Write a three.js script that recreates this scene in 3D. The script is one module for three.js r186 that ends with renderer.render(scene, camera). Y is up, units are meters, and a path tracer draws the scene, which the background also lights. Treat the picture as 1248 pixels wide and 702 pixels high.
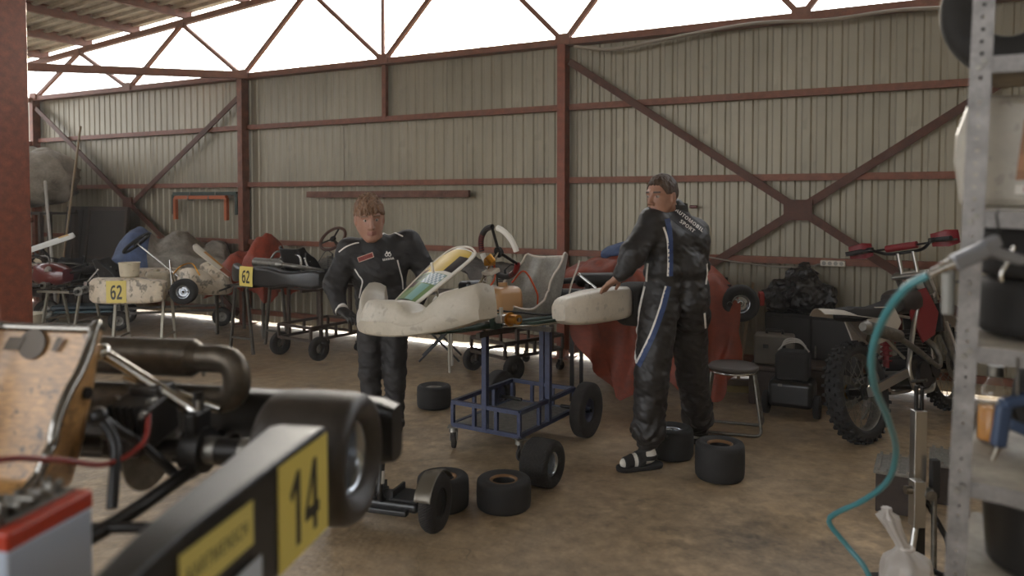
import * as THREE from 'three';
import { mergeGeometries, toCreasedNormals } from 'three/addons/utils/BufferGeometryUtils.js';
import { RoundedBoxGeometry } from 'three/addons/geometries/RoundedBoxGeometry.js';
import { createNoise2D, createNoise3D } from 'simplex-noise';

// ---------- camera, sky, sun, exposure ----------
const RAD = Math.PI / 180, FPX = 950, PPX = 624, PPY = 278, PITCH = 2 * RAD, YAW = 28.5 * RAD, EYE = 1.6;
const SKY = 3.5;
const scene = new THREE.Scene();
const camera = new THREE.PerspectiveCamera(2 * Math.atan(351 / FPX) / RAD, 1248 / 702, 0.05, 300);
camera.position.set(0, EYE, 0);
camera.rotation.order = 'YXZ';
camera.rotation.set(-PITCH, YAW, 0);
camera.setViewOffset(1248, 702, 0, 351 - PPY, 1248, 702);
camera.focus = 5.4;
camera.userData.fStop = 2.0;
camera.updateMatrixWorld(true);
// hazy evening sky: even pale air with the bright aureole round the low sun
const SUN_DIR = (() => { const a = (548 - PPX) / FPX, b = -(52 - PPY) / FPX, z = Math.cos(PITCH) + b * Math.sin(PITCH), y = b * Math.cos(PITCH) - Math.sin(PITCH), c = Math.cos(YAW), s = Math.sin(YAW); return new THREE.Vector3(c * a - s * z, y, -s * a - c * z).normalize(); })();
{
  const W = 512, Hh = 256, d = new Float32Array(W * Hh * 4), v = new THREE.Vector3();
  for (let j = 0; j < Hh; j++) for (let i = 0; i < W; i++) {
    const up = ((j + 0.5) / Hh - 0.5) * Math.PI, round = ((i + 0.5) / W - 0.5) * 2 * Math.PI;
    v.set(Math.cos(round) * Math.cos(up), Math.sin(up), Math.sin(round) * Math.cos(up));
    const th = Math.acos(Math.min(1, v.dot(SUN_DIR))) * 180 / Math.PI, o = (j * W + i) * 4;
    const g = 16 * Math.exp(-((th / 9) ** 2)) + 5 * Math.exp(-((th / 24) ** 2)), low = v.y < -0.02 ? 0.35 : 1;
    d[o] = (SKY * 0.98 + g) * low; d[o + 1] = (SKY * 1.01 + g * 0.9) * low; d[o + 2] = (SKY * 1.05 + g * 0.74) * low; d[o + 3] = 1;
  }
  const t = new THREE.DataTexture(d, W, Hh, THREE.RGBAFormat, THREE.FloatType);
  t.mapping = THREE.EquirectangularReflectionMapping; t.magFilter = t.minFilter = THREE.LinearFilter; t.wrapS = THREE.RepeatWrapping; t.needsUpdate = true;
  scene.background = t;
}
const renderer = new THREE.WebGLRenderer();
renderer.toneMapping = THREE.LinearToneMapping;
renderer.toneMappingExposure = 1.4;
renderer.shadowMap.enabled = true;
// low hazy sun behind the back wall, seen just over the cladding
const sun = new THREE.DirectionalLight(new THREE.Color(1, 0.86, 0.66), 7);
sun.shadow.radius = 3;
sun.castShadow = true;
sun.shadow.mapSize.set(2048, 2048);
Object.assign(sun.shadow.camera, { left: -16, right: 16, top: 16, bottom: -16, near: 1, far: 60 });
scene.add(sun, sun.target);
// ---------- pixel rays: a pixel gives a direction, the floor / wall / depth gives the distance ----------
const V = (x, y, z) => new THREE.Vector3(x, y, z);
const RIGHT = V(Math.cos(YAW), 0, -Math.sin(YAW)), AHEAD = V(-Math.sin(YAW), 0, -Math.cos(YAW));
function ray(px, py) {
  const a = (px - PPX) / FPX, b = -(py - PPY) / FPX, z = Math.cos(PITCH) + b * Math.sin(PITCH), y = b * Math.cos(PITCH) - Math.sin(PITCH);
  return RIGHT.clone().multiplyScalar(a).addScaledVector(AHEAD, z).add(V(0, y, 0)).divideScalar(z);
}
const onY = (px, py, h = 0) => { const r = ray(px, py); return r.multiplyScalar((h - EYE) / r.y).add(V(0, EYE, 0)); };
const atD = (px, py, d) => ray(px, py).multiplyScalar(d).add(V(0, EYE, 0));
const onZ = (px, py, z) => { const r = ray(px, py); return r.multiplyScalar(z / r.z).add(V(0, EYE, 0)); };
const camXZ = (X, Z, y = 0) => RIGHT.clone().multiplyScalar(X).addScaledVector(AHEAD, Z).setY(y);
const dirCam = (X, Z) => camXZ(X, Z).normalize();
const yawOf = (d) => Math.atan2(d.x, d.z);                        // turn that brings +z onto d
sun.position.copy(SUN_DIR).multiplyScalar(30).add(V(-4, 1.6, -2)); sun.target.position.set(-4, 1.6, -2);

let seedNow = 7;
const rnd = () => { seedNow = (seedNow * 1664525 + 1013904223) >>> 0; return seedNow / 4294967296; };
const rr = (a, b) => a + (b - a) * rnd();
const noise2 = createNoise2D(rnd), noise3 = createNoise3D(rnd);
const clamp = (x, a = 0, b = 1) => Math.min(b, Math.max(a, x)), mix = (a, b, t) => a + (b - a) * t;
const sstep = (a, b, x) => { const t = clamp((x - a) / (b - a)); return t * t * (3 - 2 * t); };
const hex = (h) => new THREE.Color(h);

// ---------- textures ----------
function dataTex(n, m, fn, srgb = true) {
  const d = new Uint8Array(n * m * 4);
  for (let y = 0; y < m; y++) for (let x = 0; x < n; x++) {
    const c = fn(x / n, y / m), o = (y * n + x) * 4;
    for (let k = 0; k < 3; k++) d[o + k] = clamp(Array.isArray(c) ? c[k] : c) * 255;
    d[o + 3] = 255;
  }
  const t = new THREE.DataTexture(d, n, m);
  t.wrapS = t.wrapT = THREE.RepeatWrapping; t.magFilter = THREE.LinearFilter; t.minFilter = THREE.LinearMipmapLinearFilter;
  if (srgb) t.colorSpace = THREE.SRGBColorSpace;
  t.needsUpdate = true;
  return t;
}
// tileable noise on a torus-like blend
function tn(u, v, f, s = 0) {
  const n = (a, b) => noise2(a * f + s * 17.3, b * f + s * 9.1);
  const bu = u, bv = v;
  return (n(u, v) * (1 - bu) * (1 - bv) + n(u - 1, v) * bu * (1 - bv) + n(u, v - 1) * (1 - bu) * bv + n(u - 1, v - 1) * bu * bv) * 1.3;
}
const fbm = (u, v, f, s = 0, o = 4) => { let a = 0, w = 0.5; for (let i = 0; i < o; i++) { a += w * tn(u, v, f * 2 ** i, s + i); w *= 0.55; } return a; };
const rep = (t, sx, sy = sx) => { const c = t.clone(); c.repeat.set(1 / sx, 1 / sy); c.needsUpdate = true; return c; };
function canvasTex(w, h, draw) {
  const c = document.createElement('canvas'); c.width = w; c.height = h;
  draw(c.getContext('2d'), w, h);
  const t = new THREE.CanvasTexture(c); t.colorSpace = THREE.SRGBColorSpace; t.magFilter = THREE.LinearFilter;
  return t;
}
const grimeTex = dataTex(256, 256, (u, v) => { const a = 0.86 + 0.16 * fbm(u, v, 4, 1) + 0.08 * fbm(u, v, 24, 5); return [a, a * 0.985, a * 0.96]; });
const patchTex = dataTex(256, 256, (u, v) => { const a = 0.8 + 0.3 * fbm(u, v, 3, 2) - 0.35 * sstep(0.32, 0.5, fbm(u, v, 7, 8)); return [a, a * 0.97, a * 0.92]; });
const fineBump = dataTex(256, 256, (u, v) => 0.5 + 0.4 * fbm(u, v, 20, 3), false);
const weaveBump = dataTex(128, 128, (u, v) => 0.5 + 0.25 * Math.sin(u * 2 * Math.PI * 24) * Math.sin(v * 2 * Math.PI * 24) + 0.2 * fbm(u, v, 10, 4), false);

// ---------- materials ----------
function std(color, roughness = 0.6, metalness = 0, o = {}) {
  const { map, mapSize = 1, bump, bumpSize = 0.3, bumpScale = 0.001, ...rest } = o;
  const K = Object.keys(rest).some((k) => /coat|sheen|transm|thick|ior|atten|specular/.test(k)) ? THREE.MeshPhysicalMaterial : THREE.MeshStandardMaterial;
  const m = new K({ color: typeof color === 'string' ? hex(color) : color, roughness, metalness, side: THREE.DoubleSide, ...rest });
  if (map) m.map = rep(map, mapSize);
  if (bump) { m.bumpMap = rep(bump, bumpSize); m.bumpScale = bumpScale; }
  return m;
}
// ---------- geometry ----------
const xf = (g, p = [0, 0, 0], r = [0, 0, 0], s = [1, 1, 1]) => g.applyMatrix4(new THREE.Matrix4().compose(V(...p), new THREE.Quaternion().setFromEuler(new THREE.Euler(...r)), V(...s)));
const box = (w, h, d, p, r) => xf(new THREE.BoxGeometry(w, h, d), p, r);
const rbox = (w, h, d, rad, p, r, seg = 2) => xf(new RoundedBoxGeometry(w, h, d, seg, Math.min(rad, w / 2.01, h / 2.01, d / 2.01)), p, r);
const cyl = (r1, r2, h, p, r, seg = 20) => xf(new THREE.CylinderGeometry(r1, r2, h, seg), p, r);
const ball = (r, p, s = [1, 1, 1], seg = 16) => xf(new THREE.SphereGeometry(r, seg, Math.ceil(seg * 0.7)), p, [0, 0, 0], s);
const tor = (R, r, p, rot, a = Math.PI * 2, seg = 32, rs = 10) => xf(new THREE.TorusGeometry(R, r, rs, seg, a), p, rot);
const v3 = (a) => (Array.isArray(a) ? V(...a) : a);
function rod(a, b, r, seg = 10, r2 = r) {
  a = v3(a); b = v3(b);
  const d = b.clone().sub(a), g = new THREE.CylinderGeometry(r2, r, d.length(), seg);
  g.applyQuaternion(new THREE.Quaternion().setFromUnitVectors(V(0, 1, 0), d.clone().normalize()));
  return g.translate((a.x + b.x) / 2, (a.y + b.y) / 2, (a.z + b.z) / 2);
}
// square bar between two points, w across, h the other way; "up" hints the h axis
function bar(a, b, w, h = w, up = V(0, 1, 0), bevel = 0) {
  a = v3(a); b = v3(b);
  const z = b.clone().sub(a), len = z.length(); z.normalize();
  if (Math.abs(z.dot(up)) > 0.98) up = V(1, 0, 0.01).normalize();
  const x = up.clone().cross(z).normalize(), y = z.clone().cross(x);
  const g = bevel ? new RoundedBoxGeometry(w, h, len, 1, bevel) : new THREE.BoxGeometry(w, h, len);
  return g.applyMatrix4(new THREE.Matrix4().makeBasis(x, y, z).setPosition((a.x + b.x) / 2, (a.y + b.y) / 2, (a.z + b.z) / 2));
}
const pipe = (pts, r, seg = pts.length * 8, rs = 10, closed = false, tension = 0.5) => new THREE.TubeGeometry(new THREE.CatmullRomCurve3(pts.map(v3), closed, 'catmullrom', tension), seg, r, rs, closed);
// a bent tube with straight runs and rounded corners
function bent(pts, r, rad = 0.05, rs = 10) {
  pts = pts.map(v3);
  const path = new THREE.CurvePath();
  let from = pts[0];
  for (let i = 1; i < pts.length - 1; i++) {
    const a = pts[i].clone().sub(pts[i - 1]), b = pts[i + 1].clone().sub(pts[i]), c = Math.min(rad, a.length() / 2.05, b.length() / 2.05);
    const p = pts[i].clone().addScaledVector(a.normalize(), -c), q = pts[i].clone().addScaledVector(b.normalize(), c);
    path.add(new THREE.LineCurve3(from, p)); path.add(new THREE.QuadraticBezierCurve3(p, pts[i], q));
    from = q;
  }
  path.add(new THREE.LineCurve3(from, pts[pts.length - 1]));
  const n = pts.length, keep = [];
  for (const c of path.curves) { const k = c.isLineCurve3 ? 1 : 6; for (let i = keep.length ? 1 : 0; i <= k; i++) keep.push(c.getPoint(i / k)); }
  const rings = keep.map((p, i) => {
    const t = keep[Math.min(i + 1, keep.length - 1)].clone().sub(keep[Math.max(i - 1, 0)]).normalize();
    return { p, t };
  });
  let x = Math.abs(rings[0].t.y) < 0.9 ? V(0, 1, 0) : V(1, 0, 0);
  const out = rings.map(({ p, t }) => {
    x.addScaledVector(t, -x.dot(t)).normalize();
    const y = t.clone().cross(x);
    return Array.from({ length: rs }, (_, k) => { const a = (k / rs) * Math.PI * 2; return [p.x + r * (x.x * Math.cos(a) + y.x * Math.sin(a)), p.y + r * (x.y * Math.cos(a) + y.y * Math.sin(a)), p.z + r * (x.z * Math.cos(a) + y.z * Math.sin(a))]; });
  });
  return loft(out);
}
const lathe = (pts, seg = 32, p, r) => xf(new THREE.LatheGeometry(pts.map((q) => new THREE.Vector2(q[0], q[1])), seg), p, r);
function ext(pts, depth, bevel = 0, p, r, holes = []) {
  const s = new THREE.Shape(pts.map((q) => new THREE.Vector2(q[0], q[1])));
  for (const h of holes) s.holes.push(h);
  const g = new THREE.ExtrudeGeometry(s, { depth: depth - 2 * bevel, bevelEnabled: bevel > 0, bevelSize: bevel, bevelThickness: bevel, bevelOffset: -bevel, bevelSegments: 2, curveSegments: 8 });
  g.translate(0, 0, -depth / 2 + bevel);
  return xf(g, p, r);
}
const hole = (x, y, r) => { const h = new THREE.Path(); h.absarc(x, y, r, 0, Math.PI * 2, true); return h; };
// rings of equal length -> closed skin with end caps
function loft(rings, closed = true, caps = true) {
  const n = rings[0].length, pos = [], idx = [];
  for (const ring of rings) for (const p of ring) pos.push(p[0], p[1], p[2]);
  const m = closed ? n : n - 1;
  for (let i = 0; i < rings.length - 1; i++) for (let k = 0; k < m; k++) { const a = i * n + k, b = i * n + (k + 1) % n, c = a + n, d = b + n; idx.push(a, b, c, b, d, c); }
  if (caps && closed) for (const [i, flip] of [[0, 1], [rings.length - 1, 0]]) {
    const o = pos.length / 3, c = [0, 0, 0];
    for (const p of rings[i]) for (let k = 0; k < 3; k++) c[k] += p[k] / n;
    pos.push(...c); for (const p of rings[i]) pos.push(p[0], p[1], p[2]);
    for (let k = 0; k < n; k++) { const a = o + 1 + k, b = o + 1 + (k + 1) % n; flip ? idx.push(o, b, a) : idx.push(o, a, b); }
  }
  const g = new THREE.BufferGeometry();
  g.setAttribute('position', new THREE.Float32BufferAttribute(pos, 3)); g.setIndex(idx); g.computeVertexNormals();
  return g;
}
// sheet of points f(u,v) -> [x,y,z], nu x nv cells, with thickness
function sheet(f, nu, nv, th = 0, uvs = false) {
  const pos = [], uv = [], idx = [], N = (nu + 1) * (nv + 1);
  for (let j = 0; j <= nv; j++) for (let i = 0; i <= nu; i++) { pos.push(...f(i / nu, j / nv)); uv.push(i / nu, j / nv); }
  for (let j = 0; j < nv; j++) for (let i = 0; i < nu; i++) { const a = j * (nu + 1) + i, b = a + 1, c = a + nu + 1, d = c + 1; idx.push(a, b, c, b, d, c); }
  const g = new THREE.BufferGeometry();
  g.setAttribute('position', new THREE.Float32BufferAttribute(pos, 3)); g.setAttribute('uv', new THREE.Float32BufferAttribute(uv, 2)); g.setIndex(idx); g.computeVertexNormals();
  if (!th) return g;
  const nr = g.attributes.normal, p2 = [], i2 = [];
  for (let i = 0; i < N; i++) p2.push(pos[i * 3] - nr.getX(i) * th, pos[i * 3 + 1] - nr.getY(i) * th, pos[i * 3 + 2] - nr.getZ(i) * th);
  for (let t = 0; t < idx.length; t += 3) i2.push(N + idx[t], N + idx[t + 2], N + idx[t + 1]);
  const edge = (a, b) => i2.push(a, N + a, b, b, N + a, N + b);
  for (let i = 0; i < nu; i++) { edge(i + 1, i); edge(nv * (nu + 1) + i, nv * (nu + 1) + i + 1); }
  for (let j = 0; j < nv; j++) { edge(j * (nu + 1), (j + 1) * (nu + 1)); edge((j + 1) * (nu + 1) + nu, j * (nu + 1) + nu); }
  g.setAttribute('position', new THREE.Float32BufferAttribute([...pos, ...p2], 3)); g.setAttribute('uv', new THREE.Float32BufferAttribute([...uv, ...uv], 2)); g.deleteAttribute('normal');
  g.setIndex([...idx, ...i2]);
  const h = g.toNonIndexed(); h.computeVertexNormals();
  g.computeVertexNormals();
  return g;
}
// one geometry, unindexed, with uv in metres from the face's main axis
function prep(geos, keepUV) {
  const list = (Array.isArray(geos) ? geos : [geos]).map((g) => {
    let h = g.index ? g.toNonIndexed() : g;
    for (const k of Object.keys(h.attributes)) if (!['position', 'normal', 'uv', 'color'].includes(k)) h.deleteAttribute(k);
    if (!h.attributes.normal) h.computeVertexNormals();
    if (!h.attributes.uv) h.setAttribute('uv', new THREE.Float32BufferAttribute(new Float32Array(h.attributes.position.count * 2), 2));
    h.clearGroups?.();
    return h;
  });
  const g = list.length > 1 ? mergeGeometries(list) : list[0];
  if (!keepUV) {
    const p = g.attributes.position, uv = g.attributes.uv, a = V(0, 0, 0), b = V(0, 0, 0), c = V(0, 0, 0);
    for (let i = 0; i < p.count; i += 3) {
      a.fromBufferAttribute(p, i); b.fromBufferAttribute(p, i + 1).sub(a); c.fromBufferAttribute(p, i + 2).sub(a); b.cross(c);
      const x = Math.abs(b.x), y = Math.abs(b.y), z = Math.abs(b.z);
      for (let k = 0; k < 3; k++) {
        const X = p.getX(i + k), Y = p.getY(i + k), Z = p.getZ(i + k);
        if (y >= x && y >= z) uv.setXY(i + k, X, Z); else if (x >= z) uv.setXY(i + k, Z, Y); else uv.setXY(i + k, X, Y);
      }
    }
  }
  return g;
}
// ---------- objects ----------
const taken = new Map();
function numbered(name) { const n = taken.get(name) ?? 0; taken.set(name, n + 1); return n ? name + '_' + String(n).padStart(3, '0') : name; }
function part(name, geos, mat, parent, o = {}) {
  const m = new THREE.Mesh(geos.isPrepared ? geos : prep(geos, o.keepUV), mat);
  m.name = name; m.castShadow = m.receiveShadow = true;
  if (o.label) m.userData.label = o.label;
  if (o.kind) m.userData.kind = o.kind;
  (parent ?? scene).add(m);
  return m;
}
function shared(geos, keepUV) { const g = prep(geos, keepUV); g.isPrepared = true; return g; }
function thing(name, label, category, pos = [0, 0, 0], turn = 0, group) {
  const o = new THREE.Group();
  o.name = numbered(name); scene.add(o);
  o.position.copy(v3(pos)); o.rotation.y = turn; o.userData = { label, category };
  if (group) o.userData.group = group;
  return o;
}
function structure(name, pos = [0, 0, 0]) { const o = new THREE.Group(); o.name = name; o.position.set(...pos); o.userData.kind = 'structure'; scene.add(o); return o; }
function copyOf(src, label, pos, turn, group) {
  const r = src.clone(); r.name = numbered(src.name.replace(/_\d+$/, '')); scene.add(r);
  r.userData = { ...src.userData, label }; if (group) r.userData.group = group;
  r.position.copy(v3(pos)); r.rotation.y = turn;
  return r;
}
const softTex = dataTex(256, 256, (u, v) => { const a = 0.94 + 0.05 * fbm(u, v, 4, 71) + 0.03 * fbm(u, v, 30, 72) - 0.1 * sstep(0.36, 0.5, fbm(u, v, 9, 73)); return [a, a * 0.985, a * 0.96]; });
const M = {
  redSteel: std('#87513a', 0.55, 0.1, { map: grimeTex, mapSize: 0.7 }),
  pillar: std('#8f4a2f', 0.5, 0.1, { map: grimeTex, mapSize: 0.5 }),
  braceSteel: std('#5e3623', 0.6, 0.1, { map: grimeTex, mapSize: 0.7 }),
  roof: std('#cfcdc0', 0.5, 0.1, { map: grimeTex, mapSize: 2 }),
  chrome: std('#c9c6c0', 0.18, 1),
  steel: std('#9a958c', 0.35, 1, { map: grimeTex, mapSize: 0.3 }),
  zinc: std('#8f8d88', 0.45, 0.85, { map: grimeTex, mapSize: 0.25 }),
  alu: std('#b9b7b2', 0.3, 0.95),
  darkSteel: std('#2a2826', 0.45, 0.7),
  blackPaint: std('#1b1a19', 0.4, 0.1),
  blackPlastic: std('#191817', 0.34, 0, { bump: fineBump, bumpSize: 0.15, bumpScale: 0.0006 }),
  matteBlack: std('#1f1d1c', 0.8),
  rubber: std('#1d1b1a', 0.75, 0, { map: grimeTex, mapSize: 0.4, bump: fineBump, bumpSize: 0.12, bumpScale: 0.0012 }),
  dustyRubber: std('#2c2825', 0.85, 0, { map: patchTex, mapSize: 0.5, bump: fineBump, bumpSize: 0.1, bumpScale: 0.0012 }),
  white: std('#d9d2c6', 0.42, 0, { map: softTex, mapSize: 0.8, clearcoat: 0.25, clearcoatRoughness: 0.4 }),
  scuffed: std('#bcb5a7', 0.45, 0, { map: softTex, mapSize: 0.9 }),
  gold: std('#b07a2a', 0.35, 0.85),
  bluePaint: std('#39415f', 0.45, 0.2, { map: grimeTex, mapSize: 0.3 }),
  greyPaint: std('#5d5851', 0.5, 0.3, { map: grimeTex, mapSize: 0.4 }),
  brownPaint: std('#4b3f37', 0.6, 0.2, { map: grimeTex, mapSize: 0.4 }),
  greenDark: std('#23382f', 0.5, 0.3),
  redPlastic: std('#8e1f1b', 0.4),
  orange: std('#c2491c', 0.45),
  hub: std('#a8adb3', 0.25, 0.9),
  seatGrey: std('#b3b2ac', 0.32, 0.1, { map: grimeTex, mapSize: 0.5, clearcoat: 0.4, clearcoatRoughness: 0.3 }),
  skin: std('#c08a6c', 0.5, 0, { vertexColors: true }),
};
// ---------- the hall: floor, clad back wall, open gable truss, roof, side walls ----------
const WZ = -7.33, POSTX = [-12.48, -7.9, -3.34, 1.24, 5.8], CH = 3.18;
const floorTex = dataTex(1024, 1024, (u, v) => {
  let a = 0.78 + 0.13 * fbm(u, v, 3, 11, 5) + 0.15 * fbm(u, v, 26, 4, 4) + 0.06 * fbm(u, v, 90, 14, 2);
  a -= 0.12 * sstep(0.28, 0.6, fbm(u, v, 5, 21)) + 0.08 * sstep(0.3, 0.5, fbm(u, v, 14, 31));
  a += 0.1 * sstep(0.25, 0.5, fbm(u, v, 6, 41));
  const crack = Math.abs(fbm(u, v, 1.6, 51, 4)); if (crack < 0.0022) a *= 0.86;
  return [a, a * 0.925, a * 0.83];
});
const floorBump = dataTex(512, 512, (u, v) => 0.5 + 0.35 * fbm(u, v, 8, 12, 5) + 0.15 * fbm(u, v, 60, 2, 2), false);
const floorMat = std('#c2b59f', 0.5, 0, { roughnessMap: rep(dataTex(256, 256, (u, v) => 0.82 + 0.3 * fbm(u, v, 5, 77), false), 4.3) });
floorMat.map = rep(floorTex, 3.7); floorMat.bumpMap = rep(floorBump, 2.6); floorMat.bumpScale = 0.006;
const floor = structure('floor');
part('slab', box(19.4, 0.2, 11.3, [-3.3, -0.1, -1.67]), floorMat, floor);
const yard = structure('ground_outside');
part('yard_surface', box(120, 0.2, 120, [0, -0.16, 0]), std('#8d8271', 0.9, 0, { map: patchTex, mapSize: 3 }), yard);

// trapezoidal sheet: profile in (s along the wall, depth), length L upwards
function ribbed(width, L, pitch, deep, th = 0.0012) {
  const line = [];
  const n = Math.round(width / pitch);
  for (let i = 0; i < n; i++) { const s = i * pitch; line.push([s, 0], [s + pitch * 0.5, 0], [s + pitch * 0.62, deep], [s + pitch * 0.88, deep]); }
  line.push([n * pitch, 0]);
  const pts = [...line, ...line.slice().reverse().map(([a, b]) => [a, b - th])];
  const g = new THREE.ExtrudeGeometry(new THREE.Shape(pts.map((q) => new THREE.Vector2(q[0], q[1]))), { depth: L, bevelEnabled: false });
  return g.rotateX(-Math.PI / 2);                                   // now s = x, length = +y, depth = -z
}
const cladTex = dataTex(256, 512, (u, v) => {
  const s = 0.93 + 0.015 * tn(u, v * 0.1, 20, 3) + 0.05 * fbm(u, v, 3, 6) - 0.06 * sstep(0.3, 0.6, fbm(u, v * 0.4, 9, 15));
  return [s, s * 0.985, s * 0.955];
});
const cladMats = ['#918a79', '#8d8675', '#958e7d'].map((c) => std(c, 0.42, 0.25, { map: cladTex, mapSize: 2.2 }));
const wallBack = structure('wall_back', [0, 0, WZ]);
const lowSheet = shared(ribbed(1.0, 2.6, 0.125, 0.009)), topSheet = shared(ribbed(1.0, 0.64, 0.125, 0.009));
for (let i = 0; i < 22; i++) {
  const a = part('cladding_sheet', lowSheet, cladMats[i % 3], wallBack); a.position.set(-12.55 + i * 0.875, 0.028 + 0.006 * Math.sin(i * 2.1), -0.012 - (i % 2) * 0.004);
  const b = part('cladding_sheet', topSheet, cladMats[(i + 1) % 3], wallBack); b.position.set(-12.8 + i * 0.875, 2.56, 0.006 - (i % 2) * 0.004);
}
// steel frame in front of the cladding
const frame = structure('trim_1', [0, 0, WZ]);
for (const x of POSTX) part('post', [rbox(0.09, CH, 0.12, 0.006, [x, CH / 2, 0.085]), box(0.24, 0.012, 0.24, [x, 0.006, 0.1])], x < -3.4 || x > 5 ? M.redSteel : M.pillar, frame);
for (const y of [0.16, 1.07, 1.81, 2.55]) for (let k = 0; k < 4; k++) part('girt', [box(POSTX[k + 1] - POSTX[k] - 0.12, 0.008, 0.045, [(POSTX[k] + POSTX[k + 1]) / 2, y + 0.026, 0.05]), box(POSTX[k + 1] - POSTX[k] - 0.12, 0.06, 0.008, [(POSTX[k] + POSTX[k + 1]) / 2, y, 0.072]), box(POSTX[k + 1] - POSTX[k] - 0.12, 0.008, 0.045, [(POSTX[k] + POSTX[k + 1]) / 2, y - 0.026, 0.05])], M.redSteel, frame);
part('short_post', box(0.055, 0.62, 0.05, [-5.62, 2.87, 0.06]), M.redSteel, frame);
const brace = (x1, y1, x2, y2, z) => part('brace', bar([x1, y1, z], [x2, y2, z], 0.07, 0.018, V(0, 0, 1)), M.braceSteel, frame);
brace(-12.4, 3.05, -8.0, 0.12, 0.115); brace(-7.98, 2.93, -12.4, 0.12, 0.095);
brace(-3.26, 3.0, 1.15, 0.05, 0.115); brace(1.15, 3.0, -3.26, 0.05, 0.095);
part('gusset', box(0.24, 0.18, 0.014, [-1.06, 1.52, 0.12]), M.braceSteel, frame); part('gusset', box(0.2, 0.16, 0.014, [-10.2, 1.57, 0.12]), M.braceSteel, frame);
// gable truss
const truss = structure('trim_2', [0, 0, WZ]);
const RISE = 0.0765, roofY = (x) => 3.76 + RISE * (x + 12.48);
part('bottom_chord', [box(18.6, 0.07, 0.06, [-3.3, CH + 0.03, 0.07]), box(18.6, 0.012, 0.13, [-3.3, CH - 0.005, 0.07])], M.redSteel, truss);
part('top_chord', bar([-12.6, roofY(-12.6), 0.07], [5.9, roofY(5.9), 0.07], 0.07, 0.075), M.redSteel, truss);
for (let i = 0; i < 8; i++) {
  const x0 = -12.48 + i * 2.285, xm = x0 + 1.1425, x1 = x0 + 2.285;
  for (const [a, b] of [[x0, xm], [x1, xm]]) part('web', bar([a, CH + 0.03, 0.07], [b, roofY(b) - 0.02, 0.07], 0.05, 0.05), M.redSteel, truss);
  part('node_plate', box(0.16, 0.12, 0.012, [x0, CH + 0.05, 0.112]), M.redSteel, truss);
  part('node_plate', box(0.13, 0.1, 0.012, [xm, roofY(xm) - 0.02, 0.112]), M.redSteel, truss);
}
part('web', bar([-5.62, CH, 0.09], [-5.62, roofY(-5.62), 0.09], 0.035, 0.035), M.redSteel, truss);
// roof: purlins on the truss, ribbed sheets on the purlins
const roof = structure('ceiling');
const ZF = 3.6, zR = WZ - 0.05;
for (let i = 0; i < 17; i++) {
  const x = -12.3 + i * 1.1, y = roofY(x) + 0.04;
  part('purlin', [box(0.008, 0.13, ZF - zR, [x, y + 0.065, (ZF + zR) / 2]), box(0.06, 0.008, ZF - zR, [x + 0.03, y + 0.004, (ZF + zR) / 2]), box(0.06, 0.008, ZF - zR, [x + 0.03, y + 0.126, (ZF + zR) / 2])], M.redSteel, roof);
}
const LEN = 18.9, roofSheet = shared(ribbed(1.0, LEN, 0.2, 0.035));
for (let k = 0; k < 11; k++) {
  const s = part('roof_sheet', roofSheet, M.roof, roof);
  const m = new THREE.Matrix4().makeBasis(V(0, 0, 1), V(Math.cos(Math.atan(RISE)), Math.sin(Math.atan(RISE)), 0), V(-Math.sin(Math.atan(RISE)), Math.cos(Math.atan(RISE)), 0));
  s.quaternion.setFromRotationMatrix(m); s.position.set(-12.95, roofY(-12.95) + 0.172, WZ - 0.1 + k * 0.999);
}
// left wall, open above 2.5 m; right wall; front with wide open gates
const wallLeft = structure('wall_left', [-12.55, 0, 0]);
for (let k = 0; k < 11; k++) { const s = part('cladding_sheet', shared(ribbed(1.0, 2.46, 0.125, 0.02)), cladMats[k % 3], wallLeft); s.rotation.y = -Math.PI / 2; s.position.set(-0.02, 0.05, WZ + 0.02 + k * 0.998); }
for (const y of [0.16, 1.3, 2.5, CH]) part('girt', box(0.05, 0.07, 10.9, [0.05, y, (ZF + WZ) / 2]), M.redSteel, wallLeft);
for (const z of [-4.29, -1.2, 1.9]) part('post', box(0.14, 3.8, 0.14, [0.1, 1.9, z]), M.redSteel, wallLeft);
const wallRight = structure('wall_right', [5.95, 0, 0]);
part('unseen_cladding', box(0.05, 5.2, 11.1, [0, 2.6, -1.87]), cladMats[0], wallRight);
const wallFront = structure('wall_front', [0, 0, ZF + 0.05]);
part('gate_lintel', box(18.6, 0.14, 0.12, [-3.3, 3.4, 0]), M.redSteel, wallFront);
part('unseen_cladding', box(6.7, 4.6, 0.04, [2.55, 2.3, 0.05]), cladMats[0], wallFront);  // unseen panel added behind the camera to keep the right side dark
part('unseen_cladding', box(3.2, 4.0, 0.04, [-11.1, 2.0, 0.05]), cladMats[0], wallFront);  // unseen panel added to cut the light reaching the left wall end
for (const x of [-12.5, -7.9, -3.34, 2.5]) part('post', box(0.16, 3.4, 0.16, [x, 1.7, 0]), M.redSteel, wallFront);
// free-standing column near the karts and the tie running to the back wall
const colTop = 3.9, pc = onY(11, 452).setY(0);
const column = structure('trim_3', [pc.x, 0, pc.z]);
part('column_shaft', [rbox(0.3, roofY(pc.x), 0.3, 0.012, [0, roofY(pc.x) / 2, 0])], M.pillar, column);
part('base_plate', box(0.42, 0.02, 0.42, [0, 0.01, 0]), M.pillar, column);
const tieA = onZ(302, 102, WZ + 0.1), tieB = onY(-60, 79, 0).setY(0);
const tb = camXZ(-7.0, 9.15, CH + 0.03);
part('tie_beam', bar([tieA.x, CH + 0.03, tieA.z], tb, 0.09, 0.09), M.redSteel, truss).position.set(0, 0, -WZ);
// thin even haze through the hall
scene.fog = new THREE.FogExp2(new THREE.Color(1, 0.96, 0.9), 0.003);
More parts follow.
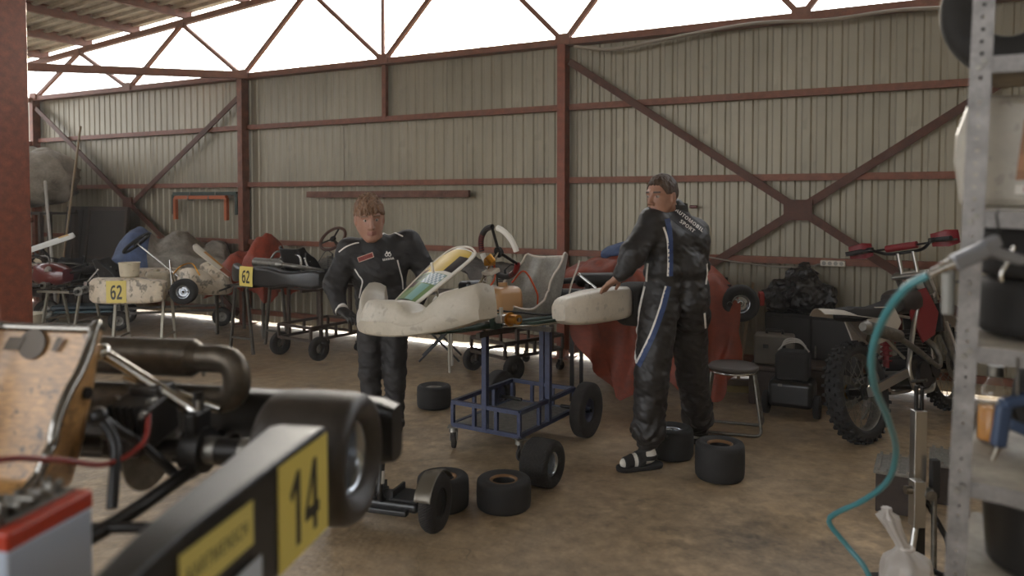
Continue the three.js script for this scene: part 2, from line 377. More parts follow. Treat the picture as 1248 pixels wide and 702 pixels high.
// ---------- wheels ----------
function tyreProfile(R, W, r) {
  const h = W / 2;
  return [[r, -h * 0.74], [r + 0.006, -h * 0.84], [r + (R - r) * 0.45, -h * 0.99], [R - 0.026, -h], [R - 0.012, -h * 0.95], [R - 0.003, -h * 0.83], [R, -h * 0.6], [R + 0.001, 0], [R, h * 0.6], [R - 0.003, h * 0.83], [R - 0.012, h * 0.95], [R - 0.026, h], [r + (R - r) * 0.45, h * 0.99], [r + 0.006, h * 0.84], [r, h * 0.74], [r - 0.004, h * 0.6], [r - 0.004, -h * 0.6], [r, -h * 0.74]];
}
const tyreG = {}, rimG = {};
const tyreGeo = (R, W, r) => tyreG[[R, W, r]] ??= shared(lathe(tyreProfile(R, W, r), 56));
function rimGeo(r, W) {
  return rimG[[r, W]] ??= shared([
    lathe([[r - 0.006, -W * 0.36], [r + 0.007, -W * 0.385], [r + 0.007, -W * 0.355], [r - 0.008, -W * 0.33], [r - 0.016, 0], [r - 0.008, W * 0.33], [r + 0.007, W * 0.355], [r + 0.007, W * 0.385], [r - 0.006, W * 0.36], [r - 0.014, W * 0.3], [r - 0.022, 0], [r - 0.014, -W * 0.3], [r - 0.006, -W * 0.36]], 40),
    ext(Array.from({ length: 36 }, (_, i) => [Math.cos(i * Math.PI / 18) * (r - 0.016), Math.sin(i * Math.PI / 18) * (r - 0.016)]), 0.008, 0, [0, W * 0.12, 0], [-Math.PI / 2, 0, 0], [hole(0, 0, 0.014), ...[0, 1, 2].map((k) => hole(Math.cos(k * 2.094 + 0.5) * r * 0.66, Math.sin(k * 2.094 + 0.5) * r * 0.66, r * 0.14))]),
    lathe([[0.014, W * 0.1], [0.026, W * 0.1], [0.026, W * 0.2], [0.02, W * 0.22], [0.014, W * 0.22]], 18),
    ...[0, 1, 2].map((k) => cyl(0.006, 0.006, 0.02, [Math.cos(k * 2.094 - 0.5) * r * 0.5, W * 0.15, Math.sin(k * 2.094 - 0.5) * r * 0.5], [0, 0, 0], 6)),
  ]);
}
// a tyre with its rim as child, axis = y; turned by the caller
function wheelOn(parent, name, R, W, r, tMat, rMat) {
  const t = part(name, tyreGeo(R, W, r), tMat, parent);
  if (rMat) part('rim', rimGeo(r, W), rMat, t);
  return t;
}
// ---------- number plates and prints ----------
const plateTex = (txt, w = 256, h = 256, bg = '#d2bd60', fg = '#161512', font = 0.9, squeeze = 0.62) => canvasTex(w, h, (c) => {
  c.fillStyle = bg; c.fillRect(0, 0, w, h);
  c.fillStyle = fg; c.font = `bold ${Math.round(h * font)}px sans-serif`; c.textAlign = 'center'; c.textBaseline = 'middle';
  c.save(); c.translate(w / 2, h * 0.53); c.scale(squeeze, 1); c.fillText(txt, 0, 0); c.restore();
});
const plate62 = std('#ffffff', 0.5, 0, { map: plateTex('62') }), plate14 = std('#ffffff', 0.42, 0, { map: plateTex('14', 256, 256, '#d8c765', '#15140f', 1.0, 0.58) });
const stickerA = std('#ffffff', 0.45, 0, { map: canvasTex(512, 192, (c) => { c.fillStyle = '#d6c972'; c.fillRect(0, 0, 512, 192); c.fillStyle = '#4b4526'; c.font = 'bold 84px sans-serif'; c.textAlign = 'center'; c.textBaseline = 'middle'; c.save(); c.translate(256, 100); c.scale(0.78, 1); c.fillText('KARTMENSCH', 0, 0); c.restore(); }) });
for (const m of [plate62, plate14, stickerA]) m.map.repeat.set(1, 1);
const panelTex = canvasTex(256, 384, (c) => {
  c.fillStyle = '#d8d3c8'; c.fillRect(0, 0, 256, 384);
  c.fillStyle = '#c9a94a'; c.beginPath(); c.moveTo(16, 16); c.lineTo(240, 16); c.lineTo(240, 150); c.lineTo(150, 170); c.lineTo(16, 178); c.fill();
  c.fillStyle = '#6f8557'; c.fillRect(16, 178, 224, 190);
  c.fillStyle = '#3b4a38'; c.fillRect(16, 186, 90, 40); c.fillStyle = '#442d2b'; c.fillRect(16, 232, 84, 44); c.fillStyle = '#5b3431'; c.fillRect(16, 150, 60, 26);
  c.fillStyle = '#2f2a2c'; c.fillRect(190, 60, 54, 100);
  c.fillStyle = '#7fa39b'; c.fillRect(140, 250, 70, 100);
  for (let i = 0; i < 9; i++) for (let j = 0; j < 5; j++) { c.fillStyle = (i + j) % 2 ? '#dfe2e2' : '#93a5ad'; c.fillRect(120 + i * 13, 180 + j * 13, 13, 13); }
  c.fillStyle = '#2b3026'; c.fillRect(30, 352, 196, 32);
});
// flat print laid a millimetre proud: corners p (origin), u and v edge vectors
const printGeo = (p, u, v) => { const g = sheet((a, b) => [p[0] + u[0] * a + v[0] * b, p[1] + u[1] * a + v[1] * b, p[2] + u[2] * a + v[2] * b], 1, 1, 0.0012); return g; };

// ---------- kart bodywork shapes (z forward, x to the kart's left, y up, rear axle at y = 0) ----------
const superRing = (cx, cy, rx, ry, pw, n, f) => Array.from({ length: n }, (_, k) => { const a = (k / n) * Math.PI * 2, c = Math.cos(a), s = Math.sin(a); return f(cx + rx * Math.sign(c) * Math.abs(c) ** pw, cy + ry * Math.sign(s) * Math.abs(s) ** pw); });
function podGeo(side, x0, x1, z0, z1, y0, y1, o2 = {}) {
  const rings = [], n = 22;
  for (let i = 0; i <= n; i++) {
    const t = i / n, e = Math.sin(Math.PI * clamp(t, 0.0, 1)) ** 0.28 || 0, end = t < 0.5 ? t : 1 - t, k = Math.min(1, (o2.k ?? 0.72) + 1.6 * Math.sqrt(Math.max(0, end)) * 0.55);
    const z = mix(z0, z1, t), inn = x0 + (o2.taper ?? 0) * t, out = o2.taper ? x1 + 0.018 * t : mix(x1 - 0.035, x1, sstep(0, 0.18, t)) - 0.03 * sstep(0.7, 1, t), yb = mix(y0, y0 + 0.02, Math.abs(t * 2 - 1) ** 3), yt = mix(y1, y1 - 0.03, sstep(0.55, 1, t)) - 0.02 * (1 - k) * 3;
    rings.push(superRing(side * (inn + out) / 2, (yb + yt) / 2, (out - inn) / 2 * k, (yt - yb) / 2 * k, o2.pw ?? 0.42, 28, (x, y) => [x, y, z]));
  }
  return loft(rings);
}
// nose cone across the front: lumps at both ends, a raised middle, swept back ends
function noseGeo(half, h, deep, zf, y0) {
  const rings = [], n = 44;
  for (let i = 0; i <= n; i++) {
    const s = i / n * 2 - 1, a = Math.abs(s), x = s * half;
    const sweep = 0.3 * a ** 2.2, top = h * (0.62 + 0.38 * sstep(0.5, 0.74, a) - 0.5 * sstep(0.95, 1.02, a) + 0.34 * (1 - sstep(0.24, 0.44, a)));
    const d = deep * (1 - 0.25 * a ** 3) * (a > 0.96 ? 0.75 : 1), yb = y0 + 0.085 * a ** 3;
    const z = zf - sweep, ring = [];
    for (const [dz, yy] of [[-1, 0.06], [-0.6, 0], [-0.06, 0.01], [0.0, 0.06], [0.03, 0.2], [0.03, 0.42], [-0.02, 0.5], [-0.06, 0.74], [-0.14, 0.92], [-0.22, 0.985], [-0.45, 1], [-0.7, 0.95], [-0.94, 0.84], [-1, 0.5]]) ring.push([x, yb + yy * (top), z + dz * d]);
    rings.push(ring);
  }
  return toCreasedNormals(loft(rings), 0.55);
}
// bucket seat: f(u across, v from the front lip up to the top of the back)
function seatPoint(u, v) {
  const s = u * 2 - 1, a = Math.abs(s);
  const C = [[0.34, -0.03], [0.2, -0.075], [0.08, -0.08], [-0.02, -0.03], [-0.07, 0.06], [-0.11, 0.17], [-0.15, 0.28]], k = v * 6, i = Math.min(5, Math.floor(k)), t = k - i;
  const sm = t * t * (3 - 2 * t) * 0.35 + t * 0.65, cz = mix(C[i][0], C[i + 1][0], sm), cy = mix(C[i][1], C[i + 1][1], sm);
  const ang = mix(0.0, 1.25, sstep(0.15, 0.75, v)), ny = Math.cos(ang), nz = Math.sin(ang);
  const w = mix(0.165, 0.195, Math.sin(Math.min(1, v * 1.3) * Math.PI * 0.8)) - 0.03 * sstep(0.75, 1, v), lift = mix(0.06, 0.17, sstep(0.05, 0.45, v)) - 0.1 * sstep(0.68, 1, v);
  const x = w * Math.sin(clamp(a * 1.12, 0, 1) * Math.PI / 2) * (1 + 0.07 * sstep(0.8, 1, a)) * Math.sign(s), up = lift * Math.max(0, (a - 0.3) / 0.7) ** 1.7;
  return [x, cy + up * ny + 0.0, cz + up * nz];
}
const seatGeo = shared(sheet(seatPoint, 36, 40, 0.005));
const seatRim = (r) => {
  const p = [];
  for (let j = 0; j <= 14; j++) p.push(seatPoint(0, j / 14));
  for (let i = 1; i <= 8; i++) p.push(seatPoint(i / 8, 1));
  for (let j = 13; j >= 0; j--) p.push(seatPoint(1, j / 14));
  return pipe(p, r, 90, 10);
};
const seatRimGeo = shared(seatRim(0.0065));
function steeringWheel(kart, c, tilt, mats, R = 0.15) {
  // c = centre, tilt = angle of the wheel's face above horizontal, facing the driver (back)
  const hubP = part('steering_wheel', [cyl(0.035, 0.035, 0.02, [0, 0, 0], [0, 0, 0], 18), ...[0, 1, 2].map((k) => box(0.022, 0.005, R * 0.95, [Math.sin(k * 2.094) * R * 0.5, 0, Math.cos(k * 2.094) * R * 0.5], [0, k * 2.094, 0]))], mats[3] ?? M.darkSteel, kart);
  hubP.position.set(...c); hubP.rotation.x = -tilt;
  const arcs = mats.length > 2 ? [[0, 1.25, 0], [1.25, 0.75, 1], [2.0, 1.1, 2], [3.1, 0.9, 0], [4.0, 0.75, 1], [4.75, 1.533, 2]] : [[0, Math.PI * 2, 0]];
  for (const [a0, a, m] of arcs) part('grip', xf(new THREE.TorusGeometry(R, R * 0.11, 10, Math.ceil(a * 9), a), [0, 0, 0], [Math.PI / 2, 0, 0]).rotateY(a0), mats[m], hubP);
  return hubP;
}
// frame and running gear common to every kart
function makeKart(name, label, pos, turn, o) {
  const k = thing(name, label, 'kart', pos, turn, o.group);
  const fm = o.frameMat ?? M.darkSteel, FY = -0.055, FZ = o.frontZ ?? 1.04;
  part('frame', [
    ...[-1, 1].map((s) => bent([[s * 0.31, FY + 0.03, -0.16], [s * 0.31, FY, 0.3], [s * 0.25, FY, 0.62], [s * 0.28, FY, 1.12], [s * 0.2, FY, 1.3]], 0.015, 0.1)),
    rod([-0.31, FY, -0.1], [0.31, FY, -0.1], 0.015), rod([-0.3, FY, 0.36], [0.3, FY, 0.36], 0.015), rod([-0.27, FY, 0.95], [0.27, FY, 0.95], 0.015), rod([-0.2, FY, 1.3], [0.2, FY, 1.3], 0.013),
    ...(o.noNerf ? [-1, 1].flatMap((s) => [0.3, 0.6].map((z) => rod([s * 0.26, FY, z], [s * 0.62, FY + 0.03, z], 0.01))) : [-1, 1].map((s) => bent([[s * 0.3, FY, 0.25], [s * 0.56, FY + 0.02, 0.25], [s * 0.56, FY + 0.02, 0.85], [s * 0.27, FY, 0.85]], 0.01, 0.08))),
    bent([[-0.22, FY, 1.28], [-0.22, FY + 0.05, 1.42], [0.22, FY + 0.05, 1.42], [0.22, FY, 1.28]], 0.01, 0.06),
    ...[-1, 1].map((s) => box(0.012, 0.11, 0.07, [s * 0.31, 0.0, 0])),
    ...[-1, 1].map((s) => box(0.04, 0.09, 0.05, [s * 0.3, FY + 0.03, FZ])),
  ], fm, k);
  part('floor_tray', rbox(0.5, 0.003, 0.7, 0.001, [0, FY - 0.018, 0.8]), M.zinc, k);
  part('rear_axle', [xf(new THREE.CylinderGeometry(0.02, 0.02, o.axle ?? 1.1, 16), [0, 0, 0], [0, 0, Math.PI / 2])], M.darkSteel, k);
  for (const s of [-1, 1]) part('axle_bearing', [xf(new THREE.CylinderGeometry(0.042, 0.042, 0.03, 20), [s * 0.31, 0, 0], [0, 0, Math.PI / 2]), xf(new THREE.CylinderGeometry(0.03, 0.03, 0.05, 16), [s * 0.335, 0, 0], [0, 0, Math.PI / 2])], M.zinc, k);
  for (const s of [-1, 1]) {
    part('wheel_hub', [xf(new THREE.CylinderGeometry(0.03, 0.03, 0.09, 16), [s * 0.46, 0, 0], [0, 0, Math.PI / 2]), xf(new THREE.CylinderGeometry(0.045, 0.045, 0.012, 16), [s * 0.49, 0, 0], [0, 0, Math.PI / 2])], o.hubMat ?? M.zinc, k);
    part('spindle', [xf(new THREE.CylinderGeometry(0.0125, 0.0125, 0.2, 12), [s * 0.42, -0.01, FZ], [0, 0, Math.PI / 2]), box(0.05, 0.03, 0.04, [s * 0.34, -0.01, FZ]), rod([s * 0.34, -0.01, FZ], [s * 0.3, -0.02, FZ - 0.1], 0.008)], M.steel, k);
    part('front_hub', [xf(new THREE.CylinderGeometry(0.028, 0.028, 0.075, 18), [s * 0.47, -0.01, FZ], [0, 0, Math.PI / 2]), xf(new THREE.CylinderGeometry(0.04, 0.04, 0.01, 18), [s * 0.435, -0.01, FZ], [0, 0, Math.PI / 2])], o.frontHubMat ?? M.gold, k);
    part('tie_rod', [rod([s * 0.3, -0.02, FZ - 0.1], [s * 0.03, 0.0, FZ - 0.11], 0.006), ball(0.01, [s * 0.3, -0.02, FZ - 0.1])], M.chrome, k);
  }
  part('brake_disc', [xf(new THREE.CylinderGeometry(0.095, 0.095, 0.005, 32), [0.19, 0, 0], [0, 0, Math.PI / 2]), xf(new THREE.CylinderGeometry(0.035, 0.035, 0.03, 18), [0.19, 0, 0], [0, 0, Math.PI / 2])], M.zinc, k);
  if (o.wheels) for (const [w, s, z, R, W] of [['RL', 1, 0, 0.14, 0.21], ['RR', -1, 0, 0.14, 0.21], ['FL', 1, FZ, 0.13, 0.135], ['FR', -1, FZ, 0.13, 0.135]]) if (o.wheels.includes(w)) {
    const t = wheelOn(k, z ? 'front_tyre' : 'rear_tyre', R, W, o.rimR ?? 0.066, o.tyreMat ?? M.rubber, o.rimMat ?? M.hub);
    t.rotation.z = -s * Math.PI / 2; t.position.set(s * (z ? 0.54 : 0.59), z ? -0.01 : 0, z);
  }
  if (o.steer !== false) {
    const c = o.wheelAt ?? [0, 0.33, 0.6];
    part('steering_column', [rod([0, FY, 1.0], [c[0], c[1], c[2]], 0.01), rod([-0.06, FY, 0.78], [0, c[1] * 0.6, 0.74], 0.007), rod([0.06, FY, 0.78], [0, c[1] * 0.6, 0.74], 0.007)], M.chrome, k);
    steeringWheel(k, c, o.wheelTilt ?? 0.85, o.wheelMats ?? [M.matteBlack, M.matteBlack], o.wheelR ?? 0.155);
  }
  if (o.seat) {
    const s = part('seat', seatGeo, o.seat, k); s.position.set(o.seatX ?? 0, o.seatY ?? 0, o.seatZ ?? 0.14); s.scale.setScalar(o.seatScale ?? 1);
    part('seat_rim', o.seatRimGeo ?? seatRimGeo, o.seatRimMat ?? o.seat, s);
    const sx = o.seatX ?? 0;
    if (!o.ownStays) for (const x of [-1, 1]) part('seat_stay', [rod([sx + x * 0.165, 0.19, 0.07], [x * 0.31, 0.055, 0.0], 0.0095), ball(0.014, [sx + x * 0.165, 0.19, 0.07]), box(0.02, 0.06, 0.03, [x * 0.31, 0.05, 0])], M.chrome, k);
    for (const x of [-1, 1]) for (const [y, z] of [[0.15, 0.13], [0.06, 0.2]]) part('seat_bolt', xf(new THREE.CylinderGeometry(0.013, 0.013, 0.022, 12), [sx + x * 0.183, y, z], [0, 0, Math.PI / 2]), M.darkSteel, k);
  }
  if (o.tank) part('fuel_tank', [rbox(0.2, 0.2, 0.24, 0.05, [0, 0.05, 0.62]), cyl(0.03, 0.03, 0.03, [0, 0.16, 0.6])], o.tank, k);
  if (o.pods) for (const s of o.podSides ?? [-1, 1]) part('side_pod', podGeo(s, 0.52, 0.7, o.podZ?.[0] ?? 0.2, o.podZ?.[1] ?? 0.86, -0.075, 0.125), o.pods, k);
  if (o.nose) part('nose_cone', noseGeo(o.noseHalf ?? 0.54, o.noseH ?? 0.25, 0.22, o.noseZ ?? 1.5, o.noseY ?? -0.1), o.nose, k);
  if (o.panel) {
    const p = part('front_panel', [sheet((u, v) => { const w = mix(0.09, 0.14, Math.min(1, v * 1.3)) * 1.0 * (v > 0.86 ? Math.sqrt(Math.max(0.25, 1 - ((v - 0.86) / 0.14) ** 2 * 0.75)) : 1), s = (u * 2 - 1); return [s * w, v * (o.panelLen ?? 0.46), -0.03 * s * s + 0.0]; }, 12, 22, 0.004)], o.panel, k, { keepUV: true });
    p.position.set(0, 0.11, 1.4); p.scale.x = o.panelWide ?? 1; p.rotation.x = -(o.panelTilt ?? 0.72);
    part('panel_edge', pipe([[-0.092, 0, -0.032], [-0.115, 0.13, -0.032], [-0.142, 0.32, -0.032], [-0.138, 0.42, -0.031], [-0.08, 0.462, -0.012], [0, 0.466, -0.002], [0.08, 0.462, -0.012], [0.138, 0.42, -0.031], [0.142, 0.32, -0.032], [0.115, 0.13, -0.032], [0.092, 0, -0.032]], 0.006, 70, 6).scale(1, (o.panelLen ?? 0.46) / 0.46, 1), M.white, p);
  }
  if (o.bumper) {
    part('rear_bumper', [loft([...Array(31)].map((_, i) => { const s = i / 30 * 2 - 1, a = Math.abs(s), x = s * (o.bumperHalf ?? 0.7), z = -0.26 + 0.05 * a ** 4, h = 0.075 * (1 - 0.2 * sstep(0.3, 0.0, a)), k2 = a > 0.97 ? 0.86 : 1; return superRing(0, -0.005, 0.045 * k2, h * k2, 0.42, 20, (dz, y) => [x, y, z + dz]); })), rod([-0.24, -0.03, -0.12], [-0.24, -0.03, -0.24], 0.012), rod([0.24, -0.03, -0.12], [0.24, -0.03, -0.24], 0.012)], o.bumper, k);
  }
  if (o.engine) {
    const e = o.engine; // on the kart's right
    const b = part('engine', [rbox(0.16, 0.13, 0.16, 0.02, [e * 0.38, 0.02, 0.24]), cyl(0.055, 0.055, 0.11, [e * 0.38, 0.13, 0.25]), xf(new THREE.CylinderGeometry(0.06, 0.06, 0.03, 20), [e * 0.47, 0.03, 0.24], [0, 0, Math.PI / 2])], M.darkSteel, k);
    for (let i = 0; i < 7; i++) part('fin', rbox(0.145, 0.005, 0.15, 0.002, [e * 0.38, 0.095 + i * 0.014, 0.25]), M.zinc, b);
    part('spark_plug', [cyl(0.008, 0.011, 0.05, [e * 0.38, 0.215, 0.25]), pipe([[e * 0.38, 0.24, 0.25], [e * 0.34, 0.27, 0.2], [e * 0.3, 0.15, 0.12]], 0.004, 14, 6)], M.matteBlack, b);
    part('carburettor', [rbox(0.06, 0.06, 0.07, 0.01, [e * 0.38, 0.08, 0.38]), cyl(0.03, 0.03, 0.05, [e * 0.38, 0.08, 0.44], [Math.PI / 2, 0, 0])], M.alu, b);
    part('airbox', rbox(0.13, 0.11, 0.17, 0.03, [e * 0.38, 0.13, 0.55]), M.blackPlastic, k);
  }
  if (o.exhaust) {
    const e = o.exhaust;
    const x = part('exhaust', [bent([[e * 0.36, 0.06, 0.14], [e * 0.34, 0.1, -0.02], [e * 0.25, 0.13, -0.15], [e * 0.05, 0.14, -0.17]], 0.022, 0.08), xf(new THREE.CylinderGeometry(0.05, 0.05, 0.34, 24), [e * -0.12, 0.14, -0.17], [0, 0, Math.PI / 2]), xf(new THREE.CylinderGeometry(0.022, 0.05, 0.06, 24), [e * 0.08, 0.14, -0.17], [0, 0, e * -Math.PI / 2])], o.exhaustMat ?? M.darkSteel, k);
  }
  return k;
}
// number plate on a pod: side, z range, y range
const podPlate = (k, name, mat, s, z0, z1, y0, y1, x = 0.704, label) => part(name, printGeo([s * x, y0, s > 0 ? z1 : z0], [0, 0, s > 0 ? z0 - z1 : z1 - z0], [0, y1 - y0, 0]), mat, k, { keepUV: true, label });
// ---------- foreground kart, number 14, facing the camera on a tall stand ----------
{
  const ax = camXZ(-1.0, 1.76, 1.05), dir = dirCam(-0.167, -0.986), turn = yawOf(dir);
  const seatWood = std('#cdaa74', 0.36, 0, { clearcoat: 0.35, clearcoatRoughness: 0.3 });
  seatWood.map = rep(dataTex(512, 512, (u, v) => { const g = 0.82 + 0.1 * tn(u * 0.3, v, 40, 61) + 0.16 * fbm(u, v, 3, 62) - 0.3 * sstep(0.3, 0.55, fbm(u, v, 8, 63)); return [g * 1.02, g * 0.94, g * 0.86]; }), 0.5);
  const k = makeKart('race_kart', 'black kart with number 14 side pod, tan bucket seat and battery on a tall stand', ax, turn, {
    wheels: 'RL RR', seat: seatWood, seatRimMat: std('#8f8b84', 0.25, 0.9), bumper: M.blackPlastic, pods: null, steer: false, noNerf: true, rimR: 0.077, seatX: -0.05, seatRimGeo: shared(seatRim(0.0105)), seatY: -0.02, seatZ: 0.15, ownStays: true, tyreMat: std('#3a342e', 0.44, 0, { map: grimeTex, mapSize: 0.4, bump: fineBump, bumpSize: 0.1, bumpScale: 0.0008 }), nose: M.blackPlastic, panel: null,
  });
  k.position.set(ax.x, ax.y, ax.z);
  for (const s of [1, -1]) {
    const pod = part('side_pod', podGeo(s, 0.588, 0.7, 0.2, 1.0, -0.06, 0.135, { k: 0.95, pw: 0.2, taper: 0.1 }), M.blackPlastic, k);
  }
  podPlate(k, 'number_plate', plate14, 1, 0.225, 0.42, -0.052, 0.125, 0.7075, 'yellow plate reading 14');
  podPlate(k, 'sticker', stickerA, 1, 0.515, 0.7, 0.045, 0.11, 0.715, 'yellow sticker with black lettering');
  podPlate(k, 'sticker', std('#b9c4d0', 0.4), 1, 0.49, 0.7, -0.05, 0.018, 0.715, 'pale blue sticker');
  const badgeMat = std('#4a3a20', 0.5);
  // the maker's badge on the back of the seat
  for (const q of [printGeo([-0.155, 0.213, 0.027], [0.04, 0, 0], [0.012, 0.028, -0.008]), xf(new THREE.CylinderGeometry(0.034, 0.034, 0.002, 28), [-0.085, 0.226, 0.02], [Math.PI / 2 - 0.28, 0, 0]), printGeo([-0.032, 0.213, 0.027], [0.014, 0, 0], [0.01, 0.03, -0.008])]) part('seat_badge', q, badgeMat, k);
  // brake caliper beside the disc
  const cal = part('brake_caliper', [rbox(0.1, 0.1, 0.11, 0.012, [0.2, 0.075, 0.03], [0.2, 0, 0]), rbox(0.075, 0.05, 0.07, 0.01, [0.2, 0.12, 0.0]), rbox(0.09, 0.035, 0.05, 0.006, [0.2, 0.03, 0.09])], std('#3a3735', 0.35, 0.5), k);
  for (const [y, z] of [[0.05, 0.092], [0.1, 0.092], [0.05, 0.0], [0.12, 0.06]]) for (const x of [0.155, 0.24]) part('caliper_bolt', xf(new THREE.CylinderGeometry(0.009, 0.009, 0.016, 6), [x, y, z], [Math.PI / 2, 0, 0]), M.zinc, cal);
  for (let i = 0; i < 5; i++) part('rib', rbox(0.006, 0.085, 0.012, 0.002, [0.165 + i * 0.017, 0.075, 0.09], [0.2, 0, 0]), M.darkSteel, cal);
  part('bearing_carrier', [xf(new THREE.CylinderGeometry(0.05, 0.05, 0.045, 28), [0.31, 0, 0], [0, 0, Math.PI / 2]), rbox(0.03, 0.09, 0.07, 0.01, [0.31, 0.045, 0]), cyl(0.011, 0.011, 0.05, [0.31, 0.105, 0.0]), xf(new THREE.CylinderGeometry(0.028, 0.028, 0.18, 18), [0.42, 0, 0], [0, 0, Math.PI / 2])], M.darkSteel, k);
  part('seat_stay', [rod([0.1, 0.215, 0.03], [0.305, 0.085, 0.0], 0.0125, 14), ball(0.019, [0.1, 0.215, 0.03]), rod([0.29, 0.094, 0], [0.312, 0.081, 0], 0.016, 12), cyl(0.012, 0.012, 0.045, [0.312, 0.09, 0.0], [0, 0, 0], 8)], M.chrome, k);
  part('seat_stay', rod([-0.25, 0.215, 0.03], [-0.31, 0.07, 0.0], 0.0125, 14), M.chrome, k); part('seat_stay', rod([0.06, 0.13, -0.1], [0.3, 0.06, -0.11], 0.011, 12), M.chrome, k);
  part('seat_bracket', [bent([[0.19, 0.11, 0.16], [0.23, 0.06, 0.16], [0.26, -0.05, 0.22]], 0.011, 0.03), bent([[0.19, 0.11, 0.16], [0.24, 0.04, 0.1], [0.3, -0.05, 0.05]], 0.011, 0.03), ball(0.019, [0.188, 0.112, 0.16])], M.blackPaint, k);
  part('brake_hose', pipe([[0.24, 0.11, 0.07], [0.26, 0.05, 0.12], [0.235, 0.03, 0.2], [0.2, 0.07, 0.3], [0.17, 0.1, 0.42], [0.14, 0.06, 0.6]], 0.0058, 60, 8), std('#8a2a20', 0.4), k);
  // muffler with its U-bend
  const mm = std('#6b6359', 0.42, 0.7, { map: grimeTex, mapSize: 0.2 });
  const ex = part('exhaust', [xf(new THREE.CylinderGeometry(0.046, 0.046, 0.5, 32), [-0.05, 0.168, -0.16], [0, 0, Math.PI / 2]), xf(new THREE.CylinderGeometry(0.033, 0.046, 0.02, 28), [0.21, 0.168, -0.16], [0, 0, -Math.PI / 2]),
    bent([[0.2, 0.168, -0.16], [0.315, 0.168, -0.16], [0.315, 0.07, -0.16], [0.2, 0.07, -0.16], [0.12, 0.07, -0.16]], 0.033, 0.05, 18), rod([0.16, 0.07, -0.16], [-0.35, 0.05, -0.12], 0.034, 24, 0.055)], mm, k);
  part('spring', [pipe([...Array(40)].map((_, i) => [0.2 + Math.cos(i * 0.9) * 0.004, 0.115 + i * 0.0005, -0.205 + Math.sin(i * 0.9) * 0.004]), 0.0015, 120, 5)], M.zinc, ex);
  // battery with clutter of connectors; the blue of skylight is put into its white
  const bat = part('battery', [rbox(0.1, 0.13, 0.175, 0.006, [0, -0.055, 0])], std('#b3bcca', 0.35), k, { label: 'white battery with skylight blue in its colour' });
  part('battery_cap', rbox(0.103, 0.03, 0.178, 0.006, [0, 0.022, 0]), std('#b23a22', 0.4), bat);
  part('terminal', [rbox(0.07, 0.006, 0.16, 0.002, [-0.01, 0.039, 0]), ...[...Array(12)].map((_, i) => i % 2 ? cyl(0.008, 0.008, 0.02, [-0.035 + rr(0, 0.06), 0.05, -0.08 + i * 0.014], [rr(-0.4, 0.4), 0, rr(-0.4, 0.4)], 6) : rod([-0.045 + rr(0, 0.05), 0.048, -0.08 + i * 0.013], [-0.005 + rr(0, 0.04), 0.056, -0.06 + i * 0.012], 0.007, 8))], M.zinc, bat);
  part('battery_tray', box(0.14, 0.006, 0.19, [0.32, -0.087, 0.512]), M.darkSteel, k);
  bat.position.set(0.33, 0.035, 0.512);
  // stand below it
  const st = thing('kart_stand', 'grey steel stand under the number 14 kart', 'stand', [ax.x, 0, ax.z], turn);
  part('top_frame', [...[-1, 1].map((s) => bar([s * 0.14, 0.952, 0.45], [s * 0.14, 0.952, 0.95], 0.03)), bar([-0.14, 0.952, 0.5], [0.14, 0.952, 0.5], 0.03), bar([-0.14, 0.952, 0.85], [0.14, 0.952, 0.85], 0.03)], M.greyPaint, st);
  for (const [x, z] of [[-0.2, 0.5], [0.2, 0.5], [-0.2, 0.85], [0.2, 0.85]]) part('leg', bar([x * 0.7, 0.94, z], [x * 1.2, 0.0, z], 0.03), M.greyPaint, st);
  for (const z of [0.5, 0.85]) part('stretcher', bar([-0.22, 0.2, z], [0.22, 0.2, z], 0.025), M.greyPaint, st);
}
